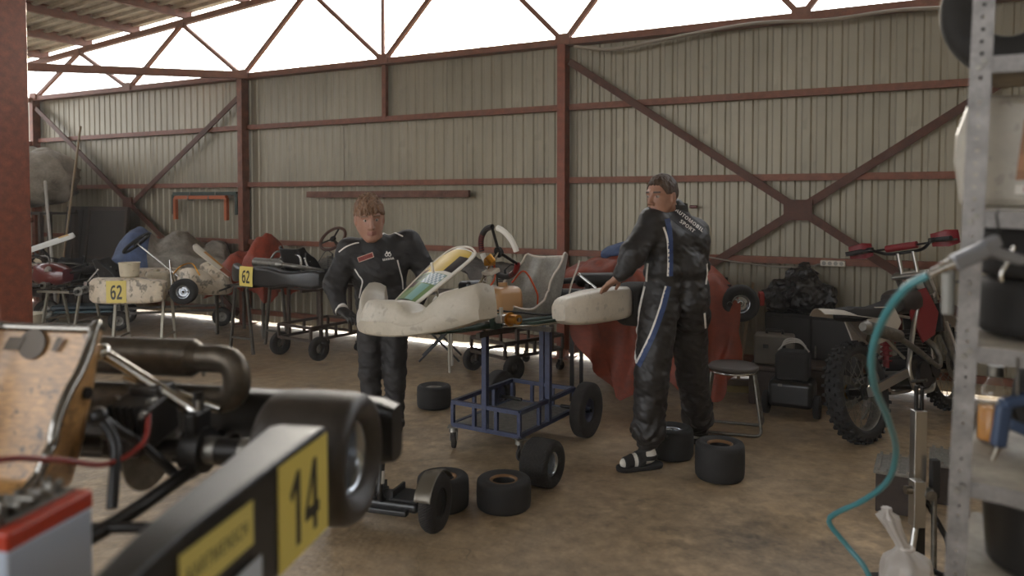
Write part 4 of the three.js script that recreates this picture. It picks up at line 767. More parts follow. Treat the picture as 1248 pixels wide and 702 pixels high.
{
  // big red cover behind the man, blue sack on top, one wheel sticking out
  const c = camXZ(0.95, 6.36), t = thing('covered_kart', 'kart under a large dark red cover with blue sack on top, behind the man', 'covered kart', c, yawOf(dirCam(0.97, -0.22)));
  part('tarpaulin', sheet((u, v) => {
    // u runs along the kart (0 = left end), v from the far hem over the top to the near hem
    const s = v * 2 - 1, x = mix(-0.6, 0.86, u), a = clamp(Math.abs(s) * 1.0), topY = 1.02 + 0.16 * Math.exp(-(((u - 0.42) / 0.18) ** 2)) + 0.05 * Math.sin(u * 9) - 0.14 * sstep(0.85, 1, u) - 0.1 * sstep(0.12, 0.0, u);
    const over = sstep(0.42, 0.62, a), lowHem = mix(0.62, 0.16, sstep(0.05, 0.45, u)) + 0.1 * Math.sin(u * 11 + 1) + 0.24 * sstep(0.82, 1, u);
    const drop = Math.max(0, (a - 0.45) / 0.55), y = mix(topY - 0.06 * a, mix(topY - 0.1, lowHem, drop), over);
    const bulge = 0.42 + 0.07 * over + 0.05 * Math.sin(u * 26 + 2.2 * drop) * drop + 0.03 * noise3(u * 9, v * 5, 4.4), z = Math.sign(s) * Math.min(bulge, bulge * a / 0.5);
    const xx = x + 0.05 * noise2(u * 8, v * 6) * drop;
    return [-z, y + 0.03 * noise3(u * 7, v * 8, 1.2), xx];
  }, 72, 60, 0.004), redTarp, t);
  part('blue_sack', loft([...Array(14)].map((_, i) => { const q = i / 13, r = Math.sin(Math.PI * mix(0.04, 0.97, q)) ** 0.55; return superRing(0, 0, 1, 1, 1, 20, (x, y) => { const n = 1 + 0.18 * noise3(x * 1.7, y * 1.7, q * 3 + 2); return [x * 0.14 * r * n, 1.16 + q * 0.06 + y * 0.075 * r * n, -0.22 + q * 0.34]; }); })), blueTarp, t);
  for (const z of [-0.42, 0.2, 0.66]) for (const x of [-0.28, 0.28]) part('stand_leg', bar([x, 0, z], [x, 0.95, z], 0.03), M.darkSteel, t);
  for (const x of [-0.28, 0.28]) part('stand_rail', bar([x, 0.95, -0.5], [x, 0.95, 0.8], 0.03), M.darkSteel, t);
  const axle = part('rear_axle', [xf(new THREE.CylinderGeometry(0.018, 0.018, 1.0, 14), [0, 0.84, 0.78], [0, 0, Math.PI / 2]), rod([0, 0.84, 0.6], [0, 0.84, 1.0], 0.014)], M.darkSteel, t);
  const w = wheelOn(t, 'rear_tyre', 0.135, 0.15, 0.066, M.rubber, M.hub); w.position.set(-0.4, 0.84, 0.86); w.rotation.z = Math.PI / 2;
  part('tail_plate', rbox(0.12, 0.1, 0.04, 0.01, [-0.25, 0.86, 1.02]), M.redPlastic, t);
}
// ---------- things on and along the back wall ----------
{
  const z0 = WZ + 0.11;
  const a = onZ(212, 238, z0), b = onZ(289, 234, z0);
  for (const [nm, lab, mat, in_, dz, y, drop] of [['wall_bracket', 'dark green U-shaped tube hung on the back wall', std('#27352c', 0.5, 0.2), 0, 0.0, 2.0 - 0.3, 0.28], ['wall_bracket', 'orange U-shaped tube hung on the back wall', std('#a8562a', 0.5, 0.2), 0.12, 0.07, 1.69, 0.3]]) {
    const t = thing(nm, lab, 'tube', [(a.x + b.x) / 2, 0, z0 + dz], 0, 'U-shaped tubes on the back wall'), hw = (b.x - a.x) / 2 - in_, top = a.y - (in_ ? 0.03 : -0.02);
    part('cross_tube', bar([-hw, top, 0], [hw, top, 0], 0.045), mat, t);
    for (const s of [-1, 1]) part('drop_tube', bar([s * hw, top - 0.01, 0], [s * hw, top - drop, 0], 0.045), mat, t);
    for (const s of [-0.4, 0.4]) part('hook', bent([[s * hw, top + 0.02, -0.06 - dz], [s * hw, top - 0.035, -0.03], [s * hw, top - 0.035, 0.04], [s * hw, top + 0.02, 0.04]], 0.006, 0.02), M.zinc, t);
  }
  const p = onZ(375, 238, WZ + 0.1), q = onZ(572, 235, WZ + 0.1), pk = thing('timber_plank', 'long reddish timber plank lying along the wall rail', 'plank', [(p.x + q.x) / 2, (p.y + q.y) / 2, WZ + 0.1]);
  part('board', rbox(q.x - p.x, 0.075, 0.05, 0.004, [0, 0, 0]), std('#7b5446', 0.75, 0, { map: grimeTex, mapSize: 0.8 }), pk);
  for (const s of [-0.8, 0, 0.8]) part('nail', rod([s, -0.045, -0.03], [s, -0.045, 0.03], 0.005), M.zinc, pk);
  const s0 = onZ(1015, 321, WZ + 0.1), ps = thing('power_strip', 'white four-socket power strip fixed on the wall rail', 'power strip', [s0.x, s0.y, WZ + 0.1]);
  part('housing', rbox(0.2, 0.052, 0.035, 0.008, [0, 0, 0]), M.white, ps);
  for (let i = 0; i < 4; i++) part('socket', xf(new THREE.CylinderGeometry(0.017, 0.017, 0.004, 20), [-0.07 + i * 0.047, 0, 0.018], [Math.PI / 2, 0, 0]), std('#8d877c', 0.5), ps);
  part('lead', pipe([[-0.1, -0.01, 0], [-0.3, -0.05, 0.0], [-0.7, -0.03, 0], [-1.1, 0.02, 0]], 0.008, 40, 6), std('#7f776b', 0.6), ps);
  const cb = [[700, 57], [745, 60], [800, 50], [850, 40], [925, 28], [1010, 24], [1090, 13], [1180, 8]].map(([x, y]) => onZ(x, y, WZ + 0.16)), cc = thing('wall_cable', 'grey cable slung along the bottom chord over the wall', 'cable', cb[0]);
  part('sheath', pipe(cb.map((v) => v.clone().sub(cb[0])), 0.016, 80, 8), std('#8a7f70', 0.6), cc);
  const tw = onZ(845, 252, WZ + 0.1), tag_ = thing('wall_reflector', 'small dark red reflector fixed on the cladding beside the man', 'reflector', tw);
  part('lens', rbox(0.075, 0.03, 0.03, 0.01, [0, 0, 0]), std('#57201a', 0.4), tag_); part('bracket', box(0.02, 0.02, 0.1, [0, 0, -0.05]), M.darkSteel, tag_);
}
// left corner: bulging grey sack, poles, dark framed racks
{
  const c = onZ(40, 262, WZ + 0.9);
  const d = 11.1, sc = atD(38, 222, d), t = thing('tarpaulin_bundle', 'pale grey tarpaulin bundle heaped on the dark rack in the corner', 'tarpaulin', sc);
  part('bundle', loft([...Array(20)].map((_, i) => { const q = i / 19, r = Math.sin(Math.PI * mix(0.06, 0.96, q)) ** 0.5; return superRing(0, 0, 1, 1, 0.85, 24, (x, y) => { const n = 1 + 0.16 * noise3(x * 2, y * 2, q * 4) + 0.06 * noise3(x * 6, y * 6, q * 8), f = (x * 0.62 + 0.02) * r * n; return [f * RIGHT.x - (q - 0.5) * 0.9 * AHEAD.x * -1, y * 0.4 * r * n + 0.06, f * RIGHT.z + (q - 0.5) * 0.9 * AHEAD.z]; }); })), std('#a39c90', 0.7, 0, { map: grimeTex, mapSize: 1 }), t);
  part('bundle_top', ball(0.17, [0.14, 0.36, -0.1], [1.1, 0.8, 1], 18), std('#a39c90', 0.7, 0, { map: grimeTex, mapSize: 1 }), t);
  const rc = atD(46, 300, 11.0).setY(0), rk = thing('storage_rack', 'dark metal rack of leaning frames in the corner below the tarpaulin bundle', 'rack', rc, 0.06);
  const RH = atD(60, 258, 11.2).y;
  for (const x of [-0.75, -0.1, 0.45]) for (const z of [-0.25, 0.25]) part('upright', bar([x, 0, z], [x, RH, z], 0.05), M.brownPaint, rk);
  for (const y of [0.3, 0.75, RH - 0.02]) part('shelf', rbox(1.26, 0.03, 0.56, 0.004, [-0.15, y, 0]), std('#37302b', 0.8), rk);
  for (let i = 0; i < 4; i++) { const q = thing('window_frame', 'dark timber frame leaning against the back wall beside the corner rack', 'frame', onZ(92 + i * 9, 292, WZ + 0.28 + i * 0.075).setY(0), 0, 'dark frames leaning by the corner'); q.rotation.x = -0.12; part('border', [bar([-0.42, 0.02, 0], [0.42, 0.02, 0], 0.05), bar([-0.42, 1.5, 0], [0.42, 1.5, 0], 0.05), bar([-0.42, 0, 0], [-0.42, 1.52, 0], 0.05), bar([0.42, 0, 0], [0.42, 1.52, 0], 0.05), bar([-0.42, 0.8, 0], [0.42, 0.8, 0], 0.03)], i % 2 ? M.brownPaint : std('#2c2723', 0.7), q); part('panel', box(0.8, 1.46, 0.012, [0, 0.76, 0]), std('#332d29', 0.7), q); }
  for (const [x0, y0, x1, y1, d1, r, col, lab] of [[81, 285, 98, 155, 10.75, 0.016, '#8d7a5f', 'long bamboo pole leaning upright by the back wall'], [61, 290, 55, 222, 10.5, 0.02, '#a9a49b', 'pale straight pipe leaning beside the tarpaulin bundle']]) {
    const top = atD(x1, y1, d1 + 0.12), low = atD(x0, y0, d1), dirn = low.clone().sub(top), foot = low.clone().addScaledVector(dirn, low.y / -dirn.y * 1.0).setY(0.0);
    const pl = thing('long_pole', lab, 'pole', foot); part('shaft', rod([0, 0, 0], top.clone().sub(foot), r, 10), std(col, 0.6), pl); part('tip', ball(r * 1.15, [top.x - foot.x, top.y - foot.y, top.z - foot.z]), std(col, 0.6), pl);
  }
}
// folding stool and white stick legs seen under the nose
{
  const p = onY(537, 438), t = thing('folding_stool', 'black folding camp stool behind the white nose', 'stool', [p.x, 0, p.z], YAW);
  for (const z of [-0.16, 0.16]) for (const s of [-1, 1]) part('leg', rod([s * 0.2, 0.01, z], [-s * 0.2, 0.42, z], 0.011), M.blackPaint, t);
  for (const s of [-1, 1]) part('rail', rod([s * 0.2, 0.42, -0.18], [s * 0.2, 0.42, 0.18], 0.012), M.blackPaint, t);
  part('seat_cloth', sheet((u, v) => [(u - 0.5) * 0.4, 0.425 - 0.04 * Math.sin(u * Math.PI), (v - 0.5) * 0.36], 12, 4, 0.003), M.matteBlack, t);
  const q = onY(520, 450), b = thing('folding_table', 'small folding table on thin pale legs behind the white nose', 'table', [q.x, 0, q.z], YAW);
  part('table_top', rbox(0.5, 0.02, 0.36, 0.004, [0, 0.74, 0]), M.greyPaint, b);
  for (const x of [-0.23, 0.23]) for (const z of [-0.15, 0.15]) part('leg', rod([x, 0, z], [x * 0.95, 0.74, z], 0.013), std('#9b9384', 0.5, 0.2), b);
}
// ---------- people: smooth fields of tapered bones, meshed by surface nets ----------
function bonesField(bones, k = 0.04) {
  return (x, y, z) => {
    let d = 1e3;
    for (const b of bones) {
      const px = x - b[0], py = y - b[1], pz = z - b[2], bx = b[4] - b[0], by = b[5] - b[1], bz = b[6] - b[2], L = bx * bx + by * by + bz * bz;
      const t = L > 1e-9 ? clamp((px * bx + py * by + pz * bz) / L) : 0, qx = px - bx * t, qy = py - by * t, qz = pz - bz * t;
      const e = Math.sqrt(qx * qx + qy * qy + qz * qz) - (b[3] + (b[7] - b[3]) * t), kk = b[8] ?? k, h = kk - Math.abs(d - e);
      d = Math.min(d, e) - (h > 0 ? h * h / (4 * kk) : 0);
    }
    return d;
  };
}
const bone = (a, ra, b, rb = ra, k) => [a.x, a.y, a.z, ra, b.x, b.y, b.z, rb, k];
function surfaceNet(f, lo, hi, cell, tint) {
  const n = [0, 1, 2].map((i) => Math.ceil((hi[i] - lo[i]) / cell) + 1), [nx, ny, nz] = n, S = new Float32Array(nx * ny * nz);
  const at = (i, j, k) => i + nx * (j + ny * k), Bk = 5;
  for (let k0 = 0; k0 < nz; k0 += Bk) for (let j0 = 0; j0 < ny; j0 += Bk) for (let i0 = 0; i0 < nx; i0 += Bk) {
    const c = f(lo[0] + (i0 + Bk / 2) * cell, lo[1] + (j0 + Bk / 2) * cell, lo[2] + (k0 + Bk / 2) * cell), far = Math.abs(c) > cell * Bk * 1.25 + 0.012;
    for (let k = k0; k < Math.min(nz, k0 + Bk); k++) for (let j = j0; j < Math.min(ny, j0 + Bk); j++) for (let i = i0; i < Math.min(nx, i0 + Bk); i++) S[at(i, j, k)] = far ? c : f(lo[0] + i * cell, lo[1] + j * cell, lo[2] + k * cell);
  }
  const id = new Int32Array(nx * ny * nz).fill(-1), pos = [], idx = [];
  const E = [[0, 1], [2, 3], [4, 5], [6, 7], [0, 2], [1, 3], [4, 6], [5, 7], [0, 4], [1, 5], [2, 6], [3, 7]];
  for (let k = 0; k < nz - 1; k++) for (let j = 0; j < ny - 1; j++) for (let i = 0; i < nx - 1; i++) {
    let m = 0; const v = [];
    for (let c = 0; c < 8; c++) { const s = S[at(i + (c & 1), j + ((c >> 1) & 1), k + (c >> 2))]; v.push(s); if (s < 0) m |= 1 << c; }
    if (m === 0 || m === 255) continue;
    let x = 0, y = 0, z = 0, w = 0;
    for (const [a, b] of E) if ((v[a] < 0) !== (v[b] < 0)) { const t = v[a] / (v[a] - v[b]); x += mix(a & 1, b & 1, t); y += mix((a >> 1) & 1, (b >> 1) & 1, t); z += mix(a >> 2, b >> 2, t); w++; }
    id[at(i, j, k)] = pos.length / 3; pos.push(lo[0] + (i + x / w) * cell, lo[1] + (j + y / w) * cell, lo[2] + (k + z / w) * cell);
  }
  const quad = (a, b, c, d, flip) => { if (a < 0 || b < 0 || c < 0 || d < 0) return; flip ? idx.push(a, c, b, a, d, c) : idx.push(a, b, c, a, c, d); };
  for (let k = 1; k < nz - 1; k++) for (let j = 1; j < ny - 1; j++) for (let i = 1; i < nx - 1; i++) {
    const s = S[at(i, j, k)] < 0;
    if (s !== S[at(i + 1, j, k)] < 0) quad(id[at(i, j - 1, k - 1)], id[at(i, j, k - 1)], id[at(i, j, k)], id[at(i, j - 1, k)], !s);
    if (s !== S[at(i, j + 1, k)] < 0) quad(id[at(i - 1, j, k - 1)], id[at(i - 1, j, k)], id[at(i, j, k)], id[at(i, j, k - 1)], !s);
    if (s !== S[at(i, j, k + 1)] < 0) quad(id[at(i - 1, j - 1, k)], id[at(i, j - 1, k)], id[at(i, j, k)], id[at(i - 1, j, k)], !s);
  }
  const nr = [], col = [], e = cell * 0.6;
  for (let i = 0; i < pos.length; i += 3) {
    const [x, y, z] = [pos[i], pos[i + 1], pos[i + 2]];
    const g = V(f(x + e, y, z) - f(x - e, y, z), f(x, y + e, z) - f(x, y - e, z), f(x, y, z + e) - f(x, y, z - e)).normalize();
    nr.push(g.x, g.y, g.z); if (tint) col.push(...tint(x, y, z));
  }
  const g = new THREE.BufferGeometry();
  g.setAttribute('position', new THREE.Float32BufferAttribute(pos, 3)); g.setAttribute('normal', new THREE.Float32BufferAttribute(nr, 3)); if (tint) g.setAttribute('color', new THREE.Float32BufferAttribute(col, 3));
  g.setIndex(idx);
  return g;
}
const boundsOf = (bones, pad) => { const lo = [9, 9, 9], hi = [-9, -9, -9]; for (const b of bones) for (const o of [0, 4]) for (let i = 0; i < 3; i++) { lo[i] = Math.min(lo[i], b[o + i] - b[o === 0 ? 3 : 7] - pad); hi[i] = Math.max(hi[i], b[o + i] + b[o === 0 ? 3 : 7] + pad); } return [lo, hi]; };
const ell = (x, y, z, cx, cy, cz, rx, ry, rz) => { const a = (x - cx) / rx, b = (y - cy) / ry, c = (z - cz) / rz, l = Math.sqrt(a * a + b * b + c * c); return (l - 1) * Math.min(rx, ry, rz) * (l > 1 ? 1 : 1); };
const smin = (a, b, k) => { const h = Math.max(0, k - Math.abs(a - b)); return Math.min(a, b) - h * h / (4 * k); }, smax = (a, b, k) => -smin(-a, -b, k);
const seg = (x, y, z, a, b, ra, rb = ra) => { const dx = b[0] - a[0], dy = b[1] - a[1], dz = b[2] - a[2], t = clamp(((x - a[0]) * dx + (y - a[1]) * dy + (z - a[2]) * dz) / (dx * dx + dy * dy + dz * dz)); return Math.hypot(x - a[0] - dx * t, y - a[1] - dy * t, z - a[2] - dz * t) - mix(ra, rb, t); };
// head, face towards +z, origin between the ears
function headField(x, y, z) {
  const ax = Math.abs(x);
  let d = ell(x, y, z, 0, 0.035, -0.012, 0.076, 0.088, 0.096);
  d = smin(d, ell(x, y, z, 0, -0.03, 0.03, 0.06, 0.08, 0.062), 0.03);
  d = smin(d, seg(ax, y, z, [0.05, -0.045, 0.0], [0.018, -0.098, 0.058], 0.022, 0.018), 0.03);
  d = smin(d, seg(x, y, z, [0, -0.098, 0.06], [0, -0.094, 0.066], 0.017), 0.02);
  d = smin(d, seg(ax, y, z, [0.012, 0.034, 0.083], [0.045, 0.033, 0.066], 0.011, 0.01), 0.014);
  d = smax(d, -seg(ax, y, z, [0.028, 0.012, 0.104], [0.038, 0.011, 0.1], 0.0165), 0.012);
  d = smin(d, seg(x, y, z, [0, 0.02, 0.088], [0, -0.024, 0.108], 0.007, 0.0115), 0.012);
  d = smin(d, ell(ax, y, z, 0.012, -0.03, 0.097, 0.009, 0.008, 0.01), 0.008);
  d = smin(d, seg(ax, y, z, [0.0, -0.057, 0.089], [0.02, -0.058, 0.079], 0.0065, 0.003), 0.008);
  d = smin(d, seg(ax, y, z, [0.0, -0.068, 0.087], [0.017, -0.066, 0.079], 0.007, 0.003), 0.008);
  d = smax(d, -seg(ax, y, z, [0, -0.0625, 0.1], [0.02, -0.062, 0.09], 0.003), 0.004);
  d = smin(d, ell(ax, y, z, 0.078, 0.0, -0.012, 0.01, 0.033, 0.02), 0.01);
  d = smax(d, -ell(ax, y, z, 0.092, 0.003, -0.008, 0.008, 0.018, 0.01), 0.006);
  return d;
}
const C3 = (h) => { const c = hex(h); return [c.r, c.g, c.b]; };
function makeHead(P, centre, look, up, scale, o) {
  const z = look.clone().normalize(), x = up.clone().cross(z).normalize(), y = z.clone().cross(x), mtx = new THREE.Matrix4().makeBasis(x, y, z).scale(V(scale, scale, scale)).setPosition(centre);
  const skinC = C3(o.skin), lip = C3(o.lip), brow = C3(o.brow);
  const neckL = o.neckBase.clone().sub(centre), nl = [neckL.dot(x) / scale, neckL.dot(y) / scale, neckL.dot(z) / scale];
  const f = (a, b, c) => smin(headField(a, b, c), seg(a, b, c, [0, -0.05, -0.025], nl, 0.052, 0.058), 0.03);
  const tint = (a, b, c) => {
    const ax = Math.abs(a); let t = skinC;
    if (c > 0.05 && Math.abs(b + 0.0625 + ax * 0.02) < 0.011 && ax < 0.026) t = lip;
    if (c > 0.03 && Math.abs(b - 0.036 + ax * 0.03) < 0.0055 && ax > 0.014 && ax < 0.052) t = brow;
    const k = 0.96 + 0.05 * noise3(a * 30, b * 30, c * 30);
    return t.map((v) => v * k);
  };
  const g = surfaceNet(f, [-0.1, Math.min(-0.14, nl[1] - 0.08), Math.min(-0.125, nl[2] - 0.07)], [0.1, 0.14, 0.135], 0.0034, tint);
  g.applyMatrix4(mtx);
  // hair
  const hf = (a, b, c) => {
    const ax = Math.abs(a), r = 0.5 * noise3(a * 70, b * 26, c * 70) + 0.5 * noise3(a * 30, b * 12, c * 30);
    let d = ell(a, b, c, 0, 0.037, -0.014, 0.079 + o.hair * 0.15, 0.092 + o.hair, 0.1 + o.hair * 0.5) - o.rough * r;
    const lineF = o.fringe + o.fringeWave * noise2(a * 60, 3.3), front = lineF - b;           // below the fringe at the front
    const side = (o.sideY - b), back = (o.backY - b);
    const cut = c > 0.035 ? mix(side, front, sstep(0.035, 0.07, c)) : mix(back, side, sstep(-0.06, 0.02, c));
    d = smax(d, cut, 0.012);
    return d;
  };
  const hg = surfaceNet(hf, [-0.12, -0.1, -0.14], [0.12, 0.19, 0.15], 0.0036, (a, b, c) => { const n = 0.8 + 0.25 * noise3(a * 90, b * 25, c * 90) + 0.15 * noise3(a * 20, b * 20, c * 20); return C3(o.hairColor).map((v) => v * n); });
  hg.applyMatrix4(mtx);
  part('hair', hg, o.hairMat, P, { label: o.hairLabel });
  for (const s of [-1, 1]) {
    const e = part('eye', ball(0.0115, [0, 0, 0], [1, 0.8, 1], 16), std('#a89b8f', 0.3), P), iris = part('iris', ball(0.0072, [0, 0, 0.005], [1, 1, 0.98], 12), std('#3b3128', 0.2), e);
    e.matrixAutoUpdate = true; const q = V(s * 0.031, 0.0115, 0.0745).applyMatrix4(mtx); e.position.copy(q); e.scale.setScalar(scale); e.quaternion.setFromRotationMatrix(new THREE.Matrix4().makeBasis(x, y, z));
  }
  return g;
}
// hand bones from the wrist: dir = along the fingers, nrm = out of the back of the hand, thumbSide = towards the thumb
function handBones(w, dir, nrm, thumbSide, curl, s = 1) {
  dir = dir.clone().normalize(); thumbSide = thumbSide.clone().addScaledVector(dir, -thumbSide.dot(dir)).normalize(); nrm = nrm.clone().addScaledVector(dir, -nrm.dot(dir)).addScaledVector(thumbSide, -nrm.dot(thumbSide)).normalize();
  const at = (d, t, n) => w.clone().addScaledVector(dir, d * s).addScaledVector(thumbSide, t * s).addScaledVector(nrm, n * s), B = [];
  B.push(bone(w, 0.026 * s, at(0.03, 0, 0), 0.026 * s, 0.02));
  for (const t of [-0.028, -0.01, 0.01, 0.028]) B.push(bone(at(0.02, t * 0.7, 0), 0.016 * s, at(0.085, t, 0), 0.0125 * s, 0.016));
  [[-0.03, 0.056], [-0.0105, 0.07], [0.0095, 0.075], [0.029, 0.068]].forEach(([t, len]) => {
    let p = at(0.085, t, 0), a = curl * 0.5;
    for (const [fr, r0, r1] of [[0.45, 0.0095, 0.009], [0.31, 0.009, 0.0082], [0.24, 0.0082, 0.007]]) {
      const q = p.clone().addScaledVector(dir, Math.cos(a) * len * fr * 1.25 * s).addScaledVector(nrm, -Math.sin(a) * len * fr * 1.25 * s);
      B.push(bone(p, r0 * s, q, r1 * s, 0.006)); p = q; a += curl * 0.75;
    }
  });
  let p = at(0.03, 0.026, -0.006), q = at(0.055, 0.052, -0.018), r = at(0.085, 0.06, -0.03);
  B.push(bone(p, 0.014 * s, q, 0.011 * s, 0.012), bone(q, 0.011 * s, r, 0.0085 * s, 0.006));
  return B;
}
// walk along "into" to the cloth; where the line misses, keep to the nearest cloth
function march(f, p, into, off) {
  let best = 9, keep = p.clone();
  for (let i = 0; i < 90; i++) { const d = f(p.x, p.y, p.z); if (d < best) { best = d; keep.copy(p); } if (d < off) return; if (d > best + 0.1) break; p.addScaledVector(into, Math.max(0.0006, d * 0.6)); }
  p.copy(keep);
  for (let i = 0; i < 30; i++) { const d = f(p.x, p.y, p.z) - off; if (Math.abs(d) < 3e-4) break; p.addScaledVector(gradOf(f, p), -d * 0.7); }
}
const gradOf = (f, q) => { const e = 0.004; return V(f(q.x + e, q.y, q.z) - f(q.x - e, q.y, q.z), f(q.x, q.y + e, q.z) - f(q.x, q.y - e, q.z), f(q.x, q.y, q.z + e) - f(q.x, q.y, q.z - e)).normalize(); };
// print on a garment: seen along "into", centred at c, u across and v up
function printOn(f, c, into, u, v, w, h, n = 14) {
  return sheet((a, b) => { const p = c.clone().addScaledVector(u, (a - 0.5) * w).addScaledVector(v, (b - 0.5) * h).addScaledVector(into, -0.25); march(f, p, into, 0.0022); return [p.x, p.y, p.z]; }, n, n, 0.0015);
}
// a ribbon sewn along a line of points
function ribbonOn(f, pts, into, width) {
  const curve = new THREE.CatmullRomCurve3(pts), n = 60;
  return sheet((a, b) => {
    const p = curve.getPoint(b), t = curve.getTangent(b), s = t.clone().cross(into).normalize();
    p.addScaledVector(s, (a - 0.5) * width).addScaledVector(into, -0.2);
    march(f, p, into, 0.0028);
    return [p.x, p.y, p.z];
  }, 3, n, 0.0015);
}
const suitMat = std('#1d1a19', 0.68, 0, { bump: weaveBump, bumpSize: 0.05, bumpScale: 0.0006, sheen: 0.15, sheenRoughness: 0.5, sheenColor: hex('#5a5550') });
const satinMat = std('#1b1715', 0.5, 0, { bump: weaveBump, bumpSize: 0.05, bumpScale: 0.0004, sheen: 0.15, sheenRoughness: 0.4, sheenColor: hex('#6b6258') });
const whiteCloth = std('#d8d3ca', 0.7), blueCloth = std('#273a63', 0.6), hairMat = std('#ffffff', 0.6, 0, { vertexColors: true });
M.skinV = std('#ffffff', 0.5, 0, { vertexColors: true });
const folds = (amp, keep) => (x, y, z) => amp * (0.6 * noise3(x * 7 + y * 3, y * 13, z * 7) + 0.4 * noise3(x * 17, y * 26 + x * 9, z * 17)) * (keep ? keep(x, y, z) : 1);

// ----- the young man in the dark race suit -----
{
  const d0 = 4.95, base = onY(467, 533).setY(0), G = 1.058;
  const P = thing('person', 'young man in black race suit with red chest patch leaning over the white nose', 'person', base);
  const J = (px, py, d) => atD(px, py, d * G).sub(base);
  const toCam = base.clone().negate().setY(0).normalize(), rightW = RIGHT.clone();
  const j = { head: J(450.5, 268, 4.86), neck: J(458, 296, 4.97), chestL: J(446, 322, 4.97), chestR: J(476, 318, 5.0), waistL: J(454, 362, 5.0), waistR: J(476, 362, 5.0), hipL: J(452, 392, 5.0), hipR: J(481, 392, 5.0), kneeL: J(451, 455, 4.98), kneeR: J(481, 455, 4.98), ankL: J(455, 517, 5.0), ankR: J(481, 517, 5.0), shL: J(427, 306, 4.95), shR: J(497, 297, 5.03), elL: J(408, 346, 4.86), wrL: J(414, 377, 4.72), elR: J(522, 334, 5.06), wrR: J(506, 372, 5.0) };
  const suitBones = [
    bone(j.neck.clone().add(V(0, -0.01, 0)), 0.062, j.neck.clone().add(V(0, 0.018, 0)), 0.06, 0.03),
    bone(j.shL, 0.078, j.neck.clone().add(V(0, -0.05, 0)), 0.075), bone(j.shR, 0.08, j.neck.clone().add(V(0, -0.05, 0)), 0.075),
    bone(j.chestL, 0.105, j.waistL, 0.098), bone(j.chestR, 0.105, j.waistR, 0.098), bone(j.chestL, 0.11, j.chestR, 0.11),
    bone(j.neck.clone().add(V(0, -0.06, 0)), 0.1, J(461, 330, 4.95), 0.12),
    bone(j.waistL, 0.098, j.hipL, 0.095), bone(j.waistR, 0.098, j.hipR, 0.095),
    bone(j.hipL, 0.092, j.kneeL, 0.072, 0.025), bone(j.hipR, 0.092, j.kneeR, 0.072, 0.025), bone(j.kneeL, 0.07, j.ankL, 0.058, 0.02), bone(j.kneeR, 0.07, j.ankR, 0.058, 0.02),
    bone(j.shL, 0.08, j.elL, 0.068), bone(j.elL, 0.066, j.wrL, 0.045), bone(j.shR, 0.085, j.elR, 0.07), bone(j.elR, 0.066, j.wrR, 0.045),
  ];
  for (const b of suitBones) { b[3] *= G; b[7] *= G; }
  const raw = bonesField(suitBones, 0.045), wr = folds(0.0075), f = (x, y, z) => raw(x, y, z) + wr(x, y, z) * (y < 1.25 ? 1 : 0.6) + 0.004 * Math.sin(y * 60 + 6 * noise3(x * 5, y * 4, z * 5)) * sstep(0.55, 0.4, y);
  const [lo, hi] = boundsOf(suitBones, 0.03);
  const suit = part('race_suit', surfaceNet(f, lo, hi, 0.0095), suitMat, P, { label: 'black race suit' });
  const body = bonesField(suitBones.map((b) => { const c = b.slice(); c[3] -= 0.02; c[7] -= 0.02; return c; }), 0.045);
  const inner = surfaceNet(body, lo, hi, 0.016, () => C3('#b98a6e'));
  const face = j.head, look = toCam.clone().multiplyScalar(1).addScaledVector(rightW, 0.12).add(V(0, -0.16, 0));
  const head = makeHead(P, face, look, V(0.0, 1, 0).addScaledVector(rightW, -0.06), 1.16, { skin: '#9c735f', lip: '#8f6156', brow: '#6b4f3d', neckBase: j.neck.clone().add(V(0, 0.0, 0)), hair: 0.024, rough: 0.012, fringe: 0.038, fringeWave: 0.02, sideY: 0.028, backY: -0.03, hairColor: '#7c5b41', hairMat, hairLabel: 'short tousled light brown hair with a fringe' });
  const h1 = handBones(j.wrL, J(433, 388, 4.62).sub(j.wrL), V(0, 1, 0).addScaledVector(rightW, -0.4), rightW.clone().addScaledVector(toCam, -0.3), 0.5), h2 = handBones(j.wrR, J(498, 385, 4.98).sub(j.wrR), V(0, 1, 0), toCam, 0.4);
  const hg = [h1, h2].map((b, i) => { const [l, h] = boundsOf(b, 0.012); return surfaceNet(bonesField(b, 0.008), l, h, 0.0032, () => C3(i ? '#b98a6e' : '#201d1c')); });
  part('body', [inner, head, ...hg], M.skinV, P);
  part('wristband', rod(j.wrL.clone().lerp(j.elL, 0.08), j.wrL.clone().lerp(J(433, 388, 4.62), 0.15), 0.044, 18), whiteCloth, P);
  // prints and piping
  const into = toCam.clone().negate();
  const up = V(-0.05, 1, 0).normalize(), sid = rightW.clone();
  const chest = (px, py) => J(px, py, 4.97);
  const tilt = rightW.clone().multiplyScalar(0.94).add(V(0, 0.34, 0)).normalize(), tiltU = up.clone().addScaledVector(rightW, -0.3).normalize();
  const red = canvasTex(128, 40, (c) => { c.fillStyle = '#b9a08e'; c.fillRect(0, 0, 128, 40); c.fillStyle = '#7d2f26'; c.fillRect(4, 4, 120, 32); c.fillStyle = '#5f251e'; for (let i = 0; i < 7; i++) c.fillRect(14 + i * 15, 13, 9, 14); });
  part('chest_patch', printOn(f, chest(446, 312), into, tilt, tiltU, 0.108, 0.034), std('#ffffff', 0.7, 0, { map: red }), suit, { keepUV: true, label: 'red chest patch' }).material.map.repeat.set(1, 1);
